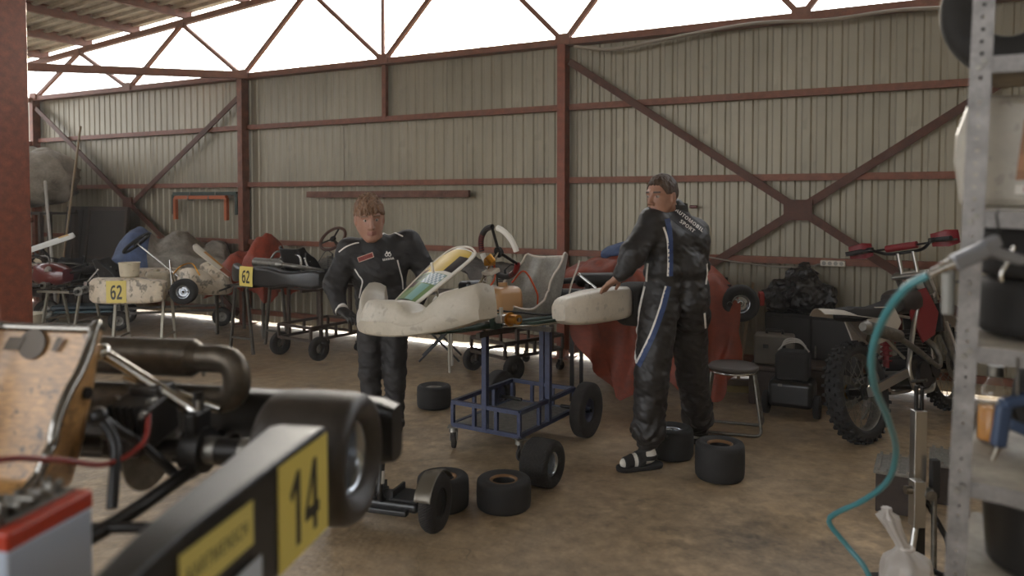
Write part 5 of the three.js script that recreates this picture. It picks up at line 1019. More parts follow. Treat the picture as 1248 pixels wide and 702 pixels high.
  const logo = canvasTex(160, 160, (c) => { c.clearRect(0, 0, 160, 160); c.fillStyle = '#1d1b1c'; c.fillRect(0, 0, 160, 160); c.fillStyle = '#d7d2c9'; c.strokeStyle = '#d7d2c9'; c.lineWidth = 9; c.beginPath(); c.arc(58, 72, 18, 0, 7); c.stroke(); c.beginPath(); c.arc(98, 72, 18, 0, 7); c.stroke(); c.beginPath(); c.moveTo(50, 50); c.lineTo(62, 20); c.lineTo(78, 46); c.lineTo(112, 30); c.lineTo(104, 54); c.fill(); c.font = 'bold 40px sans-serif'; c.textAlign = 'center'; c.save(); c.translate(80, 142); c.rotate(-0.12); c.fillText('MAWBA', 0, 0); c.restore(); });
  part('chest_logo', printOn(f, chest(473, 310), into, sid, up, 0.082, 0.08), std('#ffffff', 0.7, 0, { map: logo }), suit, { keepUV: true, label: 'white emblem and lettering' }).material.map.repeat.set(1, 1);
  for (const line of [[[414, 306], [422, 300], [432, 296], [438, 295]], [[466, 285], [474, 282], [482, 284], [491, 288]], [[433, 326], [438, 334], [442, 340], [440, 352], [438, 362]], [[484, 316], [487, 328], [490, 340], [491, 352]]]) part('piping', ribbonOn(f, line.map(([a, b]) => J(a, b, 4.97)), into, 0.008), whiteCloth, suit);
  for (const a of [j.ankL, j.ankR]) {
    const fr = toCam.clone(), t = a.clone().setY(0).addScaledVector(fr, 0.12);
    const B = [bone(a.clone().setY(0.055).addScaledVector(fr, -0.05), 0.042, a.clone().setY(0.05).addScaledVector(fr, 0.04), 0.045, 0.03), bone(a.clone().setY(0.05).addScaledVector(fr, 0.04), 0.045, t.clone().setY(0.038), 0.036, 0.03), bone(a.clone().setY(0.06), 0.045, a.clone().setY(0.12), 0.045, 0.03)];
    const [l, h] = boundsOf(B, 0.02); const ff = bonesField(B, 0.03);
    part('shoe', surfaceNet((x, y, z) => Math.max(ff(x, y, z), 0.002 - y), l, h, 0.006), M.matteBlack, P);
  }
}
// ----- the man in the satin race suit, seen from behind, hand on the side pod -----
{
  const base = onY(815, 574).setY(0);
  const P = thing('person', 'man in black race suit with white and blue side stripe beside the white pod', 'person', base);
  const J = (px, py, d) => atD(px, py, d).sub(base);
  const toCam = base.clone().negate().setY(0).normalize();
  const j = { head: J(806, 241, 4.68), neck: J(822, 261, 4.76), chestL: J(808, 292, 4.7), chestR: J(838, 296, 4.82), waistL: J(808, 340, 4.68), waistR: J(836, 342, 4.78), hipL: J(803, 378, 4.66), hipR: J(838, 380, 4.8), kneeL: J(794, 462, 4.6), kneeR: J(844, 458, 4.93), ankL: J(789, 540, 4.62), ankR: J(852, 522, 5.1), shL: J(797, 270, 4.66), shR: J(848, 282, 4.92), elL: J(772, 309, 4.55), wrL: J(757, 336, 4.52), elR: J(852, 326, 5.0), wrR: J(822, 322, 5.05) };
  const suitBones = [
    bone(j.neck.clone().add(V(0, -0.02, 0)), 0.075, j.neck.clone().add(V(0, 0.03, 0)), 0.068, 0.02),
    bone(j.shL, 0.078, j.neck.clone().add(V(0, -0.05, 0)), 0.085), bone(j.shR, 0.075, j.neck.clone().add(V(0, -0.05, 0)), 0.085),
    bone(j.chestL, 0.12, j.waistL, 0.11), bone(j.chestR, 0.128, j.waistR, 0.115), bone(j.chestL, 0.125, j.chestR, 0.13), bone(J(836, 325, 4.7), 0.1, J(844, 352, 4.74), 0.105),
    bone(j.waistL, 0.105, j.hipL, 0.11), bone(j.waistR, 0.11, j.hipR, 0.12), bone(J(842, 368, 4.72), 0.105, J(846, 388, 4.76), 0.1),
    bone(j.hipL, 0.12, j.kneeL, 0.1, 0.03), bone(j.hipR, 0.122, j.kneeR, 0.1, 0.03), bone(j.kneeL, 0.1, j.ankL.clone().lerp(j.kneeL, 0.2), 0.098, 0.03), bone(j.ankL.clone().lerp(j.kneeL, 0.2), 0.096, j.ankL, 0.055, 0.03), bone(j.kneeR, 0.1, j.ankR.clone().lerp(j.kneeR, 0.2), 0.096, 0.03), bone(j.ankR.clone().lerp(j.kneeR, 0.2), 0.094, j.ankR, 0.055, 0.03),
    bone(j.shL, 0.086, j.elL, 0.072), bone(j.elL, 0.07, j.wrL, 0.052), bone(j.shR, 0.075, j.elR, 0.06), bone(j.elR, 0.06, j.wrR, 0.044),
  ];
  const raw = bonesField(suitBones, 0.045), wr = folds(0.0085), waistY = j.waistL.y - 0.005;
  const f = (x, y, z) => raw(x, y, z) + wr(x, y, z) * (y < 1.35 ? 1 : 0.5) + 0.012 * Math.exp(-(((y - waistY) / 0.03) ** 2)) * (Math.hypot(x, z) < 0.6 ? 1 : 0) + 0.005 * Math.sin(y * 55 + 7 * noise3(x * 5, y * 4, z * 5)) * sstep(0.5, 0.25, y);
  const [lo, hi] = boundsOf(suitBones, 0.03);
  const suit = part('race_suit', surfaceNet(f, lo, hi, 0.0095), satinMat, P, { label: 'black satin race suit with a white and blue side stripe' });
  const inner = surfaceNet(bonesField(suitBones.map((b) => { const c = b.slice(); c[3] -= 0.022; c[7] -= 0.022; return c; }), 0.045), lo, hi, 0.016, () => C3('#b98a6e'));
  const look = RIGHT.clone().multiplyScalar(-0.74).addScaledVector(AHEAD, -0.68).add(V(0, -0.06, 0));
  const head = makeHead(P, j.head, look, V(0, 1, 0), 1.04, { skin: '#986e58', lip: '#885c50', brow: '#3a2a20', neckBase: j.neck.clone().add(V(0, 0.01, 0)), hair: 0.012, rough: 0.004, fringe: 0.075, fringeWave: 0.006, sideY: 0.02, backY: -0.045, hairColor: '#4a3727', hairMat, hairLabel: 'short dark brown hair' });
  const h1 = handBones(j.wrL, J(746, 344, 4.54).sub(j.wrL), V(0, 1, 0), RIGHT.clone().multiplyScalar(0.5).addScaledVector(AHEAD, 0.6), 0.25), h2 = handBones(j.wrR, RIGHT.clone().multiplyScalar(-1).add(V(0, -0.3, 0)), V(0, 1, 0), toCam, 0.5);
  const hg = [h1, h2].map((b) => { const [l, h] = boundsOf(b, 0.012); return surfaceNet(bonesField(b, 0.008), l, h, 0.0032, () => C3('#9c745e')); });
  part('body', [inner, head, ...hg], M.skinV, P);
  part('collar', (() => { const c = j.neck.clone().add(V(0, 0.03, 0)); return [...Array(1)].map(() => xf(new THREE.CylinderGeometry(0.076, 0.092, 0.075, 28, 1, true), [c.x, c.y, c.z], [0.1, 0, -0.12])); })(), satinMat, suit);
  const into = toCam.clone().negate();
  for (const [pts, mat] of [[[[813, 266], [816, 280], [817, 300], [817, 322], [817, 334]], blueCloth], [[[815, 346], [808, 372], [798, 400], [787, 424], [779, 440]], blueCloth]]) part('side_stripe', ribbonOn(f, pts.map(([a, b]) => J(a, b, 4.7)), into, 0.03), mat, suit);
  for (const pts of [[[809, 276], [813, 288], [814.5, 304], [814.5, 322], [814, 334]], [[811.5, 346], [804, 372], [794, 400], [783, 424], [776, 438]], [[776, 438], [774, 420], [777, 395], [781, 370], [786, 348]], [[790, 320], [789, 330], [788, 342]], [[862, 322], [862, 334], [860, 346]], [[858, 380], [859, 390], [860, 400]]]) part('piping', ribbonOn(f, pts.map(([a, b]) => J(a, b, 4.7)), into, 0.011), whiteCloth, suit);
  const bk = canvasTex(256, 128, (c) => { c.fillStyle = '#1b181a'; c.fillRect(0, 0, 256, 128); c.fillStyle = '#d2cdc5'; c.font = 'bold 44px sans-serif'; c.textAlign = 'center'; c.fillText('AUTOMOBIL', 128, 52); c.fillText('SPORT', 140, 106); });
  const bu = RIGHT.clone().multiplyScalar(0.8).add(V(0, -0.62, 0)).normalize(), bv = RIGHT.clone().multiplyScalar(0.62).add(V(0, 0.8, 0)).normalize();
  part('back_lettering', printOn(f, J(838, 271, 4.75), into, bu, bv, 0.21, 0.085), std('#ffffff', 0.7, 0, { map: bk }), suit, { keepUV: true, label: 'white lettering across the back' }).material.map.repeat.set(1, 1);
  // sandals with socks
  for (const [a, fr] of [[j.ankL, RIGHT.clone().multiplyScalar(-0.75).addScaledVector(AHEAD, -0.25).normalize()], [j.ankR, RIGHT.clone().multiplyScalar(-0.6).addScaledVector(AHEAD, 0.6).normalize()]]) {
    const g = a.clone().setY(0), B = [bone(g.clone().setY(0.075).addScaledVector(fr, -0.015), 0.04, g.clone().setY(0.055).addScaledVector(fr, 0.07), 0.036, 0.03), bone(g.clone().setY(0.055).addScaledVector(fr, 0.07), 0.038, g.clone().setY(0.045).addScaledVector(fr, 0.15), 0.03, 0.03), bone(g.clone().setY(0.08), 0.04, a.clone().add(V(0, 0.03, 0)), 0.042, 0.03)];
    const [l, h] = boundsOf(B, 0.02), ff = bonesField(B, 0.03);
    part('sock', surfaceNet((x, y, z) => Math.max(ff(x, y, z), 0.022 - y), l, h, 0.006), whiteCloth, P);
    const sb = [bone(g.clone().setY(0.02).addScaledVector(fr, -0.05), 0.05, g.clone().setY(0.02).addScaledVector(fr, 0.15), 0.052, 0.02)], [l2, h2] = boundsOf(sb, 0.02), sf = bonesField(sb, 0.02);
    const sand = part('sandal', [surfaceNet((x, y, z) => smax(Math.max(sf(x, y, z), 0.001 - y), y - 0.028, 0.004), l2, h2, 0.006)], M.matteBlack, P);
    for (const [k, w] of [[0.055, 0.05], [0.13, 0.055]]) part('strap', surfaceNet((x, y, z) => { const q = (x - g.x) * fr.x + (z - g.z) * fr.z; return Math.max(ff(x, y, z) - 0.007, Math.abs(q - k) - w / 2, 0.015 - y); }, [l[0] - 0.01, 0, l[2] - 0.01], [h[0] + 0.01, h[1], h[2] + 0.01], 0.005), M.matteBlack, sand);
    part('heel_strap', surfaceNet((x, y, z) => { const q = (x - g.x) * fr.x + (z - g.z) * fr.z; return Math.max(ff(x, y, z) - 0.006, Math.abs(y - 0.07) - 0.014, q - 0.04); }, [l[0] - 0.01, 0, l[2] - 0.01], [h[0] + 0.01, h[1], h[2] + 0.01], 0.005), M.matteBlack, sand);
  }
}
// ---------- slotted-angle shelving at the right ----------
const shelfGrey = std('#8f8d8d', 0.45, 0.35, { map: grimeTex, mapSize: 0.3 }), boardMat = std('#b0a89a', 0.6, 0, { map: grimeTex, mapSize: 0.8 });
const SX = dirCam(0.815, -0.579), SZ = dirCam(-0.579, -0.815), shelfBase = camXZ(0.943, 1.64).addScaledVector(SX, -0.037);
const shelfPt = (x, y, z) => shelfBase.clone().addScaledVector(SX, x + 0.026 * y).addScaledVector(SZ, z).setY(y);   // a point given in the leaning shelf's own axes
const shelfTurn = yawOf(SZ);
{
  const t = thing('shelving_unit', 'grey slotted-angle shelving unit with five shelves at the hall side', 'shelf', shelfBase, shelfTurn);
  t.rotation.z = -0.026;
  const strip = (() => { const H = 2.3, w = 0.04, holes = []; for (let i = 0; i < 91; i++) holes.push(hole(i % 2 ? w * 0.52 : w * 0.48, 0.03 + i * 0.025, 0.0042)); return shared([ext([[0, 0], [w, 0], [w, H], [0, H]], 0.002, 0, [0, 0, 0], [0, 0, 0], holes), ext([[0, 0], [w, 0], [w, H], [0, H]], 0.002, 0, [0.001, 0, 0], [0, Math.PI / 2, 0], holes)]); })();
  for (const [x, z, turn] of [[0, 0, 0], [0.9, 0, -Math.PI / 2], [0, -0.5, Math.PI / 2], [0.9, -0.5, Math.PI]]) { const p = part('slotted_post', strip, shelfGrey, t); p.position.set(x, 0, z); p.rotation.y = turn; }
  for (const y of [0.78, 1.01, 1.298, 1.582, 1.9]) {
    const s = part('shelf_board', [rbox(0.88, 0.008, 0.47, 0.002, [0.45, y - 0.004, -0.25])], boardMat, t);
    part('shelf_lip', [box(0.885, 0.034, 0.003, [0.45, y - 0.018, -0.004]), box(0.885, 0.003, 0.02, [0.45, y - 0.034, -0.014])], shelfGrey, s);
    part('shelf_lip', box(0.003, 0.034, 0.47, [0.006, y - 0.018, -0.25]), shelfGrey, s);
    for (const x of [0.016, 0.026]) part('bolt', xf(new THREE.CylinderGeometry(0.006, 0.006, 0.006, 10), [x, y - (x > 0.02 ? 0.012 : 0.024), 0.003], [Math.PI / 2, 0, 0]), M.zinc, t);
  }
}
const onShelf = (name, label, cat, x, y, z, turn = 0, group) => { const o = thing(name, label, cat, shelfPt(x, y, z), shelfTurn + turn, group); o.rotation.z = turn ? 0 : -0.026; return o; };
{
  let t = onShelf('racing_slick', 'black kart tyre standing on the top shelf', 'tyre', 0.05, 1.903, -0.36, 0, 'tyres stored on the shelving');
  let w = part('tyre', tyreGeo(0.15, 0.19, 0.07), M.rubber, t); w.rotation.set(Math.PI / 2, 0, 0); w.position.set(0, 0.151, 0);
  for (const [k, lab] of [[0, 'lower of two black kart tyres stacked on the middle shelf'], [1, 'upper of two black kart tyres stacked on the middle shelf']]) {
    t = onShelf('racing_slick', lab, 'tyre', 0.155, 1.3 + k * 0.128, -0.22, 0, 'tyres stored on the shelving'); w = part('tyre', tyreGeo(0.14, 0.125, 0.07), M.rubber, t); w.position.y = 0.0635; part('bead_ring', lathe([[0.062, 0.04], [0.07, 0.045], [0.07, 0.05], [0.06, 0.05], [0.062, 0.04]], 30), brownRim, w);
  }
  t = onShelf('racing_slick', 'black kart tyre standing behind the blue blow gun', 'tyre', 0.225, 1.012, -0.3, 0, 'tyres stored on the shelving'); w = part('tyre', tyreGeo(0.132, 0.16, 0.066), M.rubber, t); w.rotation.set(Math.PI / 2, 0, 0); w.position.y = 0.133; part('rim', rimGeo(0.066, 0.16), M.zinc, w);
  // jerry can
  const canMat = std('#cfcbc1', 0.4, 0, { transmission: 0.35, thickness: 0, map: softTex, mapSize: 0.5 });
  t = onShelf('jerry_can', 'white translucent plastic jerry can with brown sticker on the shelf', 'jerry can', 0.115, 1.584, -0.2);
  const slot = new THREE.Path(); slot.moveTo(-0.118, 0.115); slot.lineTo(-0.108, 0.2); slot.quadraticCurveTo(-0.102, 0.212, -0.094, 0.205); slot.lineTo(-0.1, 0.115); slot.quadraticCurveTo(-0.11, 0.1, -0.118, 0.115);
  part('can_body', ext([[-0.135, 0.01], [-0.125, 0], [0.14, 0], [0.15, 0.01], [0.15, 0.22], [0.13, 0.238], [-0.1, 0.246], [-0.13, 0.225], [-0.15, 0.16], [-0.15, 0.1]], 0.15, 0.018, [0, 0, 0], [0, 0, 0], [slot]), canMat, t);
  part('spout_cap', cyl(0.022, 0.024, 0.035, [0.08, 0.255, 0]), M.redPlastic, t);
  const stk = std('#ffffff', 0.4); stk.map = canvasTex(128, 192, (c) => { c.fillStyle = '#8a5a2f'; c.fillRect(0, 0, 128, 192); c.fillStyle = '#c9a266'; c.beginPath(); c.ellipse(80, 60, 60, 44, 0.3, 0, 7); c.fill(); c.fillStyle = '#dcc79c'; c.fillRect(20, 40, 108, 24); c.fillStyle = '#a06a3c'; c.fillRect(0, 110, 128, 50); });
  part('sticker', printGeo([-0.03, 0.06, 0.0752], [0.12, 0, 0], [0.01, 0.13, 0]), stk, t, { keepUV: true, label: 'brown and tan picture sticker' });
  const txt = std('#ffffff', 0.4); txt.map = canvasTex(128, 32, (c) => { c.fillStyle = '#cfcbc1'; c.fillRect(0, 0, 128, 32); c.fillStyle = '#8f3a34'; c.font = 'bold 26px sans-serif'; c.textAlign = 'center'; c.fillText('lodico', 64, 25); });
  part('lettering', printGeo([-0.03, 0.03, 0.0752], [0.07, 0, 0], [0, 0.02, 0]), txt, t, { keepUV: true, label: 'small red lettering' });
  // oil bottle
  const glassy = std('#f2efe8', 0.05, 0, { transmission: 0.95, thickness: 0 }), oil = std('#c8861a', 0.25);
  t = onShelf('oil_bottle', 'clear bottle half full of yellow oil on the shelf', 'bottle', 0.055, 1.012, -0.34);
  const bt = part('bottle', lathe([[0, 0], [0.03, 0], [0.034, 0.006], [0.034, 0.11], [0.03, 0.13], [0.016, 0.15], [0.015, 0.165], [0.0, 0.166]], 28), glassy, t);
  part('oil', lathe([[0, 0.003], [0.03, 0.003], [0.0325, 0.008], [0.0325, 0.082], [0, 0.082]], 28), oil, bt); part('cap', cyl(0.018, 0.018, 0.024, [0, 0.174, 0]), M.zinc, bt);
  // black bucket and cardboard box on the lowest visible shelf
  t = onShelf('black_bucket', 'black plastic bucket on the shelf below the blue blow gun', 'bucket', 0.17, 0.783, -0.2); part('bucket_body', lathe([[0, 0], [0.1, 0], [0.11, 0.012], [0.125, 0.165], [0.132, 0.168], [0.132, 0.18], [0.12, 0.18], [0.105, 0.02], [0, 0.015]], 32), M.blackPlastic, t); part('handle', tor(0.134, 0.003, [0, 0.15, 0], [Math.PI / 2 - 0.1, 0, 0], Math.PI, 24, 6), M.zinc, t);
  t = onShelf('cardboard_box', 'small brown cardboard box beside the black bucket', 'box', 0.2, 0.783, -0.035); part('carton', rbox(0.1, 0.05, 0.05, 0.003, [0, 0.025, 0]), std('#8a6a4a', 0.8), t); part('tape', box(0.02, 0.0505, 0.0505, [0, 0.0252, 0]), std('#a98c62', 0.4), t);
  // blue blow gun hung by a hook from the shelf lip
  const bl = std('#35455f', 0.4, 0.1), g0 = atD(1226, 500, 1.58);
  t = thing('blow_gun', 'blue air blow gun hanging in front of the tyre', 'blow gun', g0); const L = (px, py, d = 1.58) => atD(px, py, d).sub(g0);
  part('gun_body', [bar(L(1224, 492), L(1216, 545), 0.022, 0.03, RIGHT.clone(), 0.008), bar(L(1219, 492), L(1262, 484), 0.03, 0.022, V(0, 1, 0), 0.008), bar(L(1228, 515), L(1262, 530), 0.02, 0.024, V(0, 1, 0), 0.006)], bl, t);
  part('nozzle', rod(L(1216, 545), L(1209, 562), 0.006, 10, 0.003), M.steel, t); part('trigger', bar(L(1232, 497), L(1240, 522), 0.012, 0.006, RIGHT.clone()), M.darkSteel, t);
  part('hook', bent([L(1240, 484), L(1240, 450), L(1240, 436, 1.57)], 0.002, 0.01, 6), M.zinc, t);
  // grey air gun with the coiling teal hose
  const a0 = atD(1180, 312, 1.52), A = (px, py, d = 1.52) => atD(px, py, d).sub(a0), gm = std('#7f8084', 0.4, 0.4);
  t = thing('air_gun', 'grey metal air gun with chrome trigger hooked on the shelf', 'air gun', a0);
  part('gun_body', [bar(A(1160, 322), A(1204, 303), 0.03, 0.032, V(0, 1, 0), 0.008), bar(A(1195, 303), A(1218, 292), 0.022, 0.026, V(0, 1, 0), 0.006), bar(A(1204, 305), A(1248, 318), 0.02, 0.022, V(0, 1, 0), 0.006)], gm, t);
  part('trigger', bent([A(1236, 300), A(1228, 322), A(1220, 332), A(1221, 343)], 0.004, 0.02, 8), M.chrome, t); part('hook', bent([A(1217, 292), A(1217, 275), A(1214, 262), A(1217, 256, 1.55)], 0.0025, 0.008, 6), M.darkSteel, t);
  part('coupling', [rod(A(1162, 321), A(1148, 327), 0.011, 12), rod(A(1148, 327), A(1130, 336), 0.008, 12)], M.chrome, t);
  const hp = [[1131, 335, 1.52], [1103, 352, 1.55], [1077, 388, 1.62], [1063, 430, 1.7], [1066, 470, 1.8], [1083, 512, 1.95], [1092, 550, 2.1], [1082, 586, 2.2], [1052, 610, 2.3], [1018, 626, 2.4], [1011, 638, 2.42], [1033, 666, 2.4], [1058, 700, 2.35], [1072, 760, 2.35], [1075, 860, 2.34]].map((q) => atD(...q)); hp.push(onY(1085, 903).setY(0.012), onY(1140, 890).setY(0.012));
  t = thing('air_hose', 'teal rubber air hose looping down from the air gun', 'hose', hp[0]);
  part('hose_tube', pipe(hp.map((v) => v.clone().sub(hp[0])), 0.0085, 160, 12), std('#3f7f86', 0.3, 0, { clearcoat: 0.4 }), t);
  const sp0 = atD(1156, 330, 1.9); t = thing('spray_can', 'pale grey spray can clipped behind the shelving post', 'can', sp0);
  part('can_body', [lathe([[0, -0.11], [0.0125, -0.108], [0.0145, -0.1], [0.0145, -0.01], [0.01, 0.0], [0, 0.001]], 20)], std('#8f8d86', 0.5), t); part('clip', bent([[0.0, -0.03, 0], [0.05, -0.02, 0.0], [0.09, -0.02, -0.03]], 0.003, 0.02, 6), M.darkSteel, t);
}
// ---------- dirt bike on its side stand ----------
{
  const head = dirCam(0.78, 0.626), p0 = onY(1056, 540), t = thing('dirt_bike', 'dark dirt bike with red grips pads, white rear fender and knobbly tyres by the wall', 'motorbike', [p0.x, 0.0, p0.z], yawOf(head));
  t.rotation.z = -0.2; t.scale.setScalar(0.97);
  const whitePl = std('#b9b1a5', 0.4), redG = std('#7c1a20', 0.45), steelD = M.darkSteel;
  const knobbly = (R, w, n) => [lathe([[R - 0.085, -w * 0.36], [R - 0.06, -w * 0.5], [R - 0.025, -w * 0.46], [R - 0.012, -w * 0.25], [R - 0.01, 0], [R - 0.012, w * 0.25], [R - 0.025, w * 0.46], [R - 0.06, w * 0.5], [R - 0.085, w * 0.36], [R - 0.085, -w * 0.36]], 48), ...Array.from({ length: n * 4 }, (_, i) => { const row = i % 4, a = (Math.floor(i / 4) + (row % 2) * 0.5) / n * Math.PI * 2, y = [-0.44, -0.15, 0.15, 0.44][row] * w, r = R - (row === 0 || row === 3 ? 0.022 : 0.008); return box(0.026, w * 0.2, 0.02, [r * Math.cos(a), y, r * Math.sin(a)], [0, -a, 0]); })];
  for (const [nm, z, R, w, y] of [['rear_wheel', 0, 0.345, 0.12, 0.345], ['front_wheel', 1.36, 0.35, 0.09, 0.35]]) {
    const k = part(nm, knobbly(R, w, 34), M.rubber, t); k.rotation.z = Math.PI / 2; k.position.set(0, y, z);
    part('rim', lathe([[R - 0.092, -w * 0.3], [R - 0.08, -w * 0.34], [R - 0.085, -w * 0.2], [R - 0.1, 0], [R - 0.085, w * 0.2], [R - 0.08, w * 0.34], [R - 0.092, w * 0.3], [R - 0.108, 0], [R - 0.092, -w * 0.3]], 40), M.zinc, k);
    part('hub', [cyl(0.032, 0.032, 0.13, [0, 0, 0]), cyl(0.055, 0.055, 0.01, [0, 0.05, 0]), cyl(0.055, 0.055, 0.01, [0, -0.05, 0])], steelD, k);
    for (let i = 0; i < 32; i++) { const a = i / 32 * Math.PI * 2, s = i % 2 ? 0.05 : -0.05, b = a + (i % 4 < 2 ? 0.35 : -0.35); part('spoke', rod([0.05 * Math.cos(b), s, 0.05 * Math.sin(b)], [(R - 0.1) * Math.cos(a), 0, (R - 0.1) * Math.sin(a)], 0.0022, 5), M.zinc, k); }
    part('brake_disc', lathe([[0.05, 0], [0.115, 0], [0.115, 0.004], [0.05, 0.004], [0.05, 0]], 32, [0, nm === 'rear_wheel' ? -0.075 : 0.07, 0]), M.zinc, k);
  }
  part('sprocket', xf(new THREE.CylinderGeometry(0.1, 0.1, 0.006, 36), [0.075, 0.345, 0], [0, 0, Math.PI / 2]), M.gold, t);
  part('chain', [bar([0.078, 0.44, 0], [0.078, 0.4, 0.6], 0.012, 0.016), bar([0.078, 0.25, 0], [0.078, 0.32, 0.6], 0.012, 0.016)][0], steelD, t); part('chain', bar([0.078, 0.25, 0], [0.078, 0.32, 0.6], 0.012, 0.016), steelD, t);
  part('swingarm', [bar([0.1, 0.345, -0.03], [0.09, 0.4, 0.58], 0.028, 0.06), bar([-0.1, 0.345, -0.03], [-0.09, 0.4, 0.58], 0.028, 0.06), bar([-0.09, 0.39, 0.47], [0.09, 0.39, 0.47], 0.05, 0.06)], M.alu, t);
  part('frame', [bent([[0.07, 0.95, 1.06], [0.11, 0.78, 0.8], [0.1, 0.42, 0.56], [0.1, 0.24, 0.62], [0.08, 0.22, 0.95], [0.03, 0.5, 1.13], [0.02, 0.92, 1.1]], 0.018, 0.08), bent([[-0.07, 0.95, 1.06], [-0.11, 0.78, 0.8], [-0.1, 0.42, 0.56], [-0.1, 0.24, 0.62], [-0.08, 0.22, 0.95], [-0.03, 0.5, 1.13], [-0.02, 0.92, 1.1]], 0.018, 0.08), rod([0, 0.86, 1.12], [0, 1.02, 1.06], 0.035, 16), ...[-1, 1].map((s) => bent([[s * 0.1, 0.78, 0.72], [s * 0.08, 0.86, 0.3], [s * 0.06, 0.9, 0.0]], 0.012, 0.06)), ...[-1, 1].map((s) => rod([s * 0.09, 0.5, 0.56], [s * 0.07, 0.86, 0.12], 0.011))], M.alu, t);
  const en = part('engine', [rbox(0.26, 0.24, 0.34, 0.05, [0, 0.38, 0.78]), xf(new THREE.CylinderGeometry(0.095, 0.095, 0.3, 28), [0, 0.36, 0.72], [0, 0, Math.PI / 2]), xf(new THREE.CylinderGeometry(0.07, 0.07, 0.29, 28), [0, 0.38, 0.9], [0, 0, Math.PI / 2]), rbox(0.14, 0.2, 0.15, 0.02, [0, 0.58, 0.86], [0.15, 0, 0])], steelD, t);
  for (let i = 0; i < 6; i++) part('cooling_fin', rbox(0.17, 0.006, 0.17, 0.002, [0, 0.52 + i * 0.025, 0.86 + i * 0.003], [0.15, 0, 0]), M.zinc, en);
  part('shock', [rod([0, 0.45, 0.45], [0, 0.82, 0.58], 0.022, 14), pipe([...Array(60)].map((_, i) => [Math.cos(i * 0.9) * 0.038, 0.48 + i * 0.005, 0.46 + i * 0.0018 + Math.sin(i * 0.9) * 0.038]), 0.006, 200, 6)], redG, t);
  part('exhaust', [bent([[-0.05, 0.62, 0.98], [-0.1, 0.5, 1.1], [-0.14, 0.36, 0.98], [-0.14, 0.55, 0.66], [-0.13, 0.66, 0.45]], 0.022, 0.09), rod([-0.13, 0.67, 0.45], [-0.13, 0.78, 0.02], 0.045, 22), rod([-0.13, 0.78, 0.02], [-0.13, 0.785, -0.02], 0.045, 22, 0.028)], M.zinc, t);
  const seatS = (z) => { const k = clamp((z + 0.02) / 0.9); return { y: 0.93 - 0.045 * Math.sin(k * Math.PI) + 0.03 * k, w: mix(0.09, 0.07, k) + 0.03 * Math.sin(k * Math.PI) }; };
  part('seat', loft([...Array(19)].map((_, i) => { const z = -0.04 + i / 18 * 0.96, { y, w } = seatS(z), e = i === 0 || i === 18 ? 0.6 : 1; return superRing(0, y - 0.045, w * e, 0.05 * e, 0.55, 18, (x, yy) => [x, yy, z]); })), M.matteBlack, t);
  part('rear_fender', sheet((u, v) => { const s = u * 2 - 1, z = mix(0.25, -0.34, v), w = mix(0.11, 0.075, v) * (v > 0.9 ? 0.75 : 1); return [s * w, 0.86 + 0.12 * v - 0.045 * s * s - 0.03 * v * v, z]; }, 12, 18, 0.004), whitePl, t);
  for (const s of [-1, 1]) part('side_panel', xf(ext([[0, 0], [0.14, -0.1], [0.34, -0.12], [0.42, 0.06], [0.3, 0.14], [0.06, 0.12]], 0.012, 0.004), [s * 0.115, 0.76, 0.56], [0, Math.PI / 2 + s * 0.08, 0]), whitePl, t);
  for (const s of [-1, 1]) part('tank_shroud', xf(ext([[0, 0.02], [0.1, -0.14], [0.26, -0.18], [0.36, 0.02], [0.3, 0.2], [0.1, 0.22]], 0.016, 0.005), [s * 0.14, 0.76, 1.12], [0, Math.PI / 2 + s * 0.14, 0]), redG, t, { label: 'dark red shroud' });
  part('fuel_tank', loft([...Array(11)].map((_, i) => { const q = i / 10, e = Math.sin(Math.PI * mix(0.12, 0.9, q)) ** 0.4; return superRing(0, 0.9, 0.13 * e, 0.1 * e, 0.6, 18, (x, y) => [x, y, 0.72 + q * 0.34]); })), std('#2b2625', 0.4), t);
  for (const s of [-1, 1]) part('fork_leg', [rod([s * 0.1, 0.35, 1.36], [s * 0.1, 0.72, 1.22], 0.028, 16), rod([s * 0.1, 0.7, 1.25], [s * 0.1, 1.1, 1.08], 0.024, 16)], M.zinc, t);
  for (const s of [-1, 1]) part('fork_guard', rbox(0.05, 0.36, 0.02, 0.008, [s * 0.1, 0.53, 1.36], [-0.4, 0, 0]), whitePl, t);
  for (const [y, z] of [[0.92, 1.16], [1.09, 1.085]]) part('fork_clamp', rbox(0.27, 0.035, 0.08, 0.012, [0, y, z], [-0.4, 0, 0]), M.alu, t);
  part('front_fender', sheet((u, v) => { const s = u * 2 - 1, a = mix(-0.35, 0.9, v), w = 0.065; return [s * w, 0.36 + 0.42 * Math.cos(a) - 0.02 * s * s, 1.36 + 0.42 * Math.sin(a)]; }, 8, 20, 0.004), whitePl, t);
  part('front_plate', rbox(0.2, 0.24, 0.012, 0.02, [0, 0.98, 1.25], [-0.35, 0, 0]), whitePl, t);
  const bars = new THREE.Group(); 
  const hb = part('handlebar', bent([[-0.4, 1.19, 0.94], [-0.24, 1.2, 1.0], [-0.14, 1.14, 1.08], [0.14, 1.14, 1.08], [0.24, 1.2, 1.0], [0.4, 1.19, 0.94]], 0.0125, 0.06), steelD, t);
  part('crossbar', rod([-0.2, 1.185, 1.03], [0.2, 1.185, 1.03], 0.008), steelD, hb);
  part('bar_pad', [xf(new THREE.CylinderGeometry(0.028, 0.028, 0.24, 20), [0, 1.185, 1.03], [0, 0, Math.PI / 2])], redG, hb, { label: 'red bar pad' });
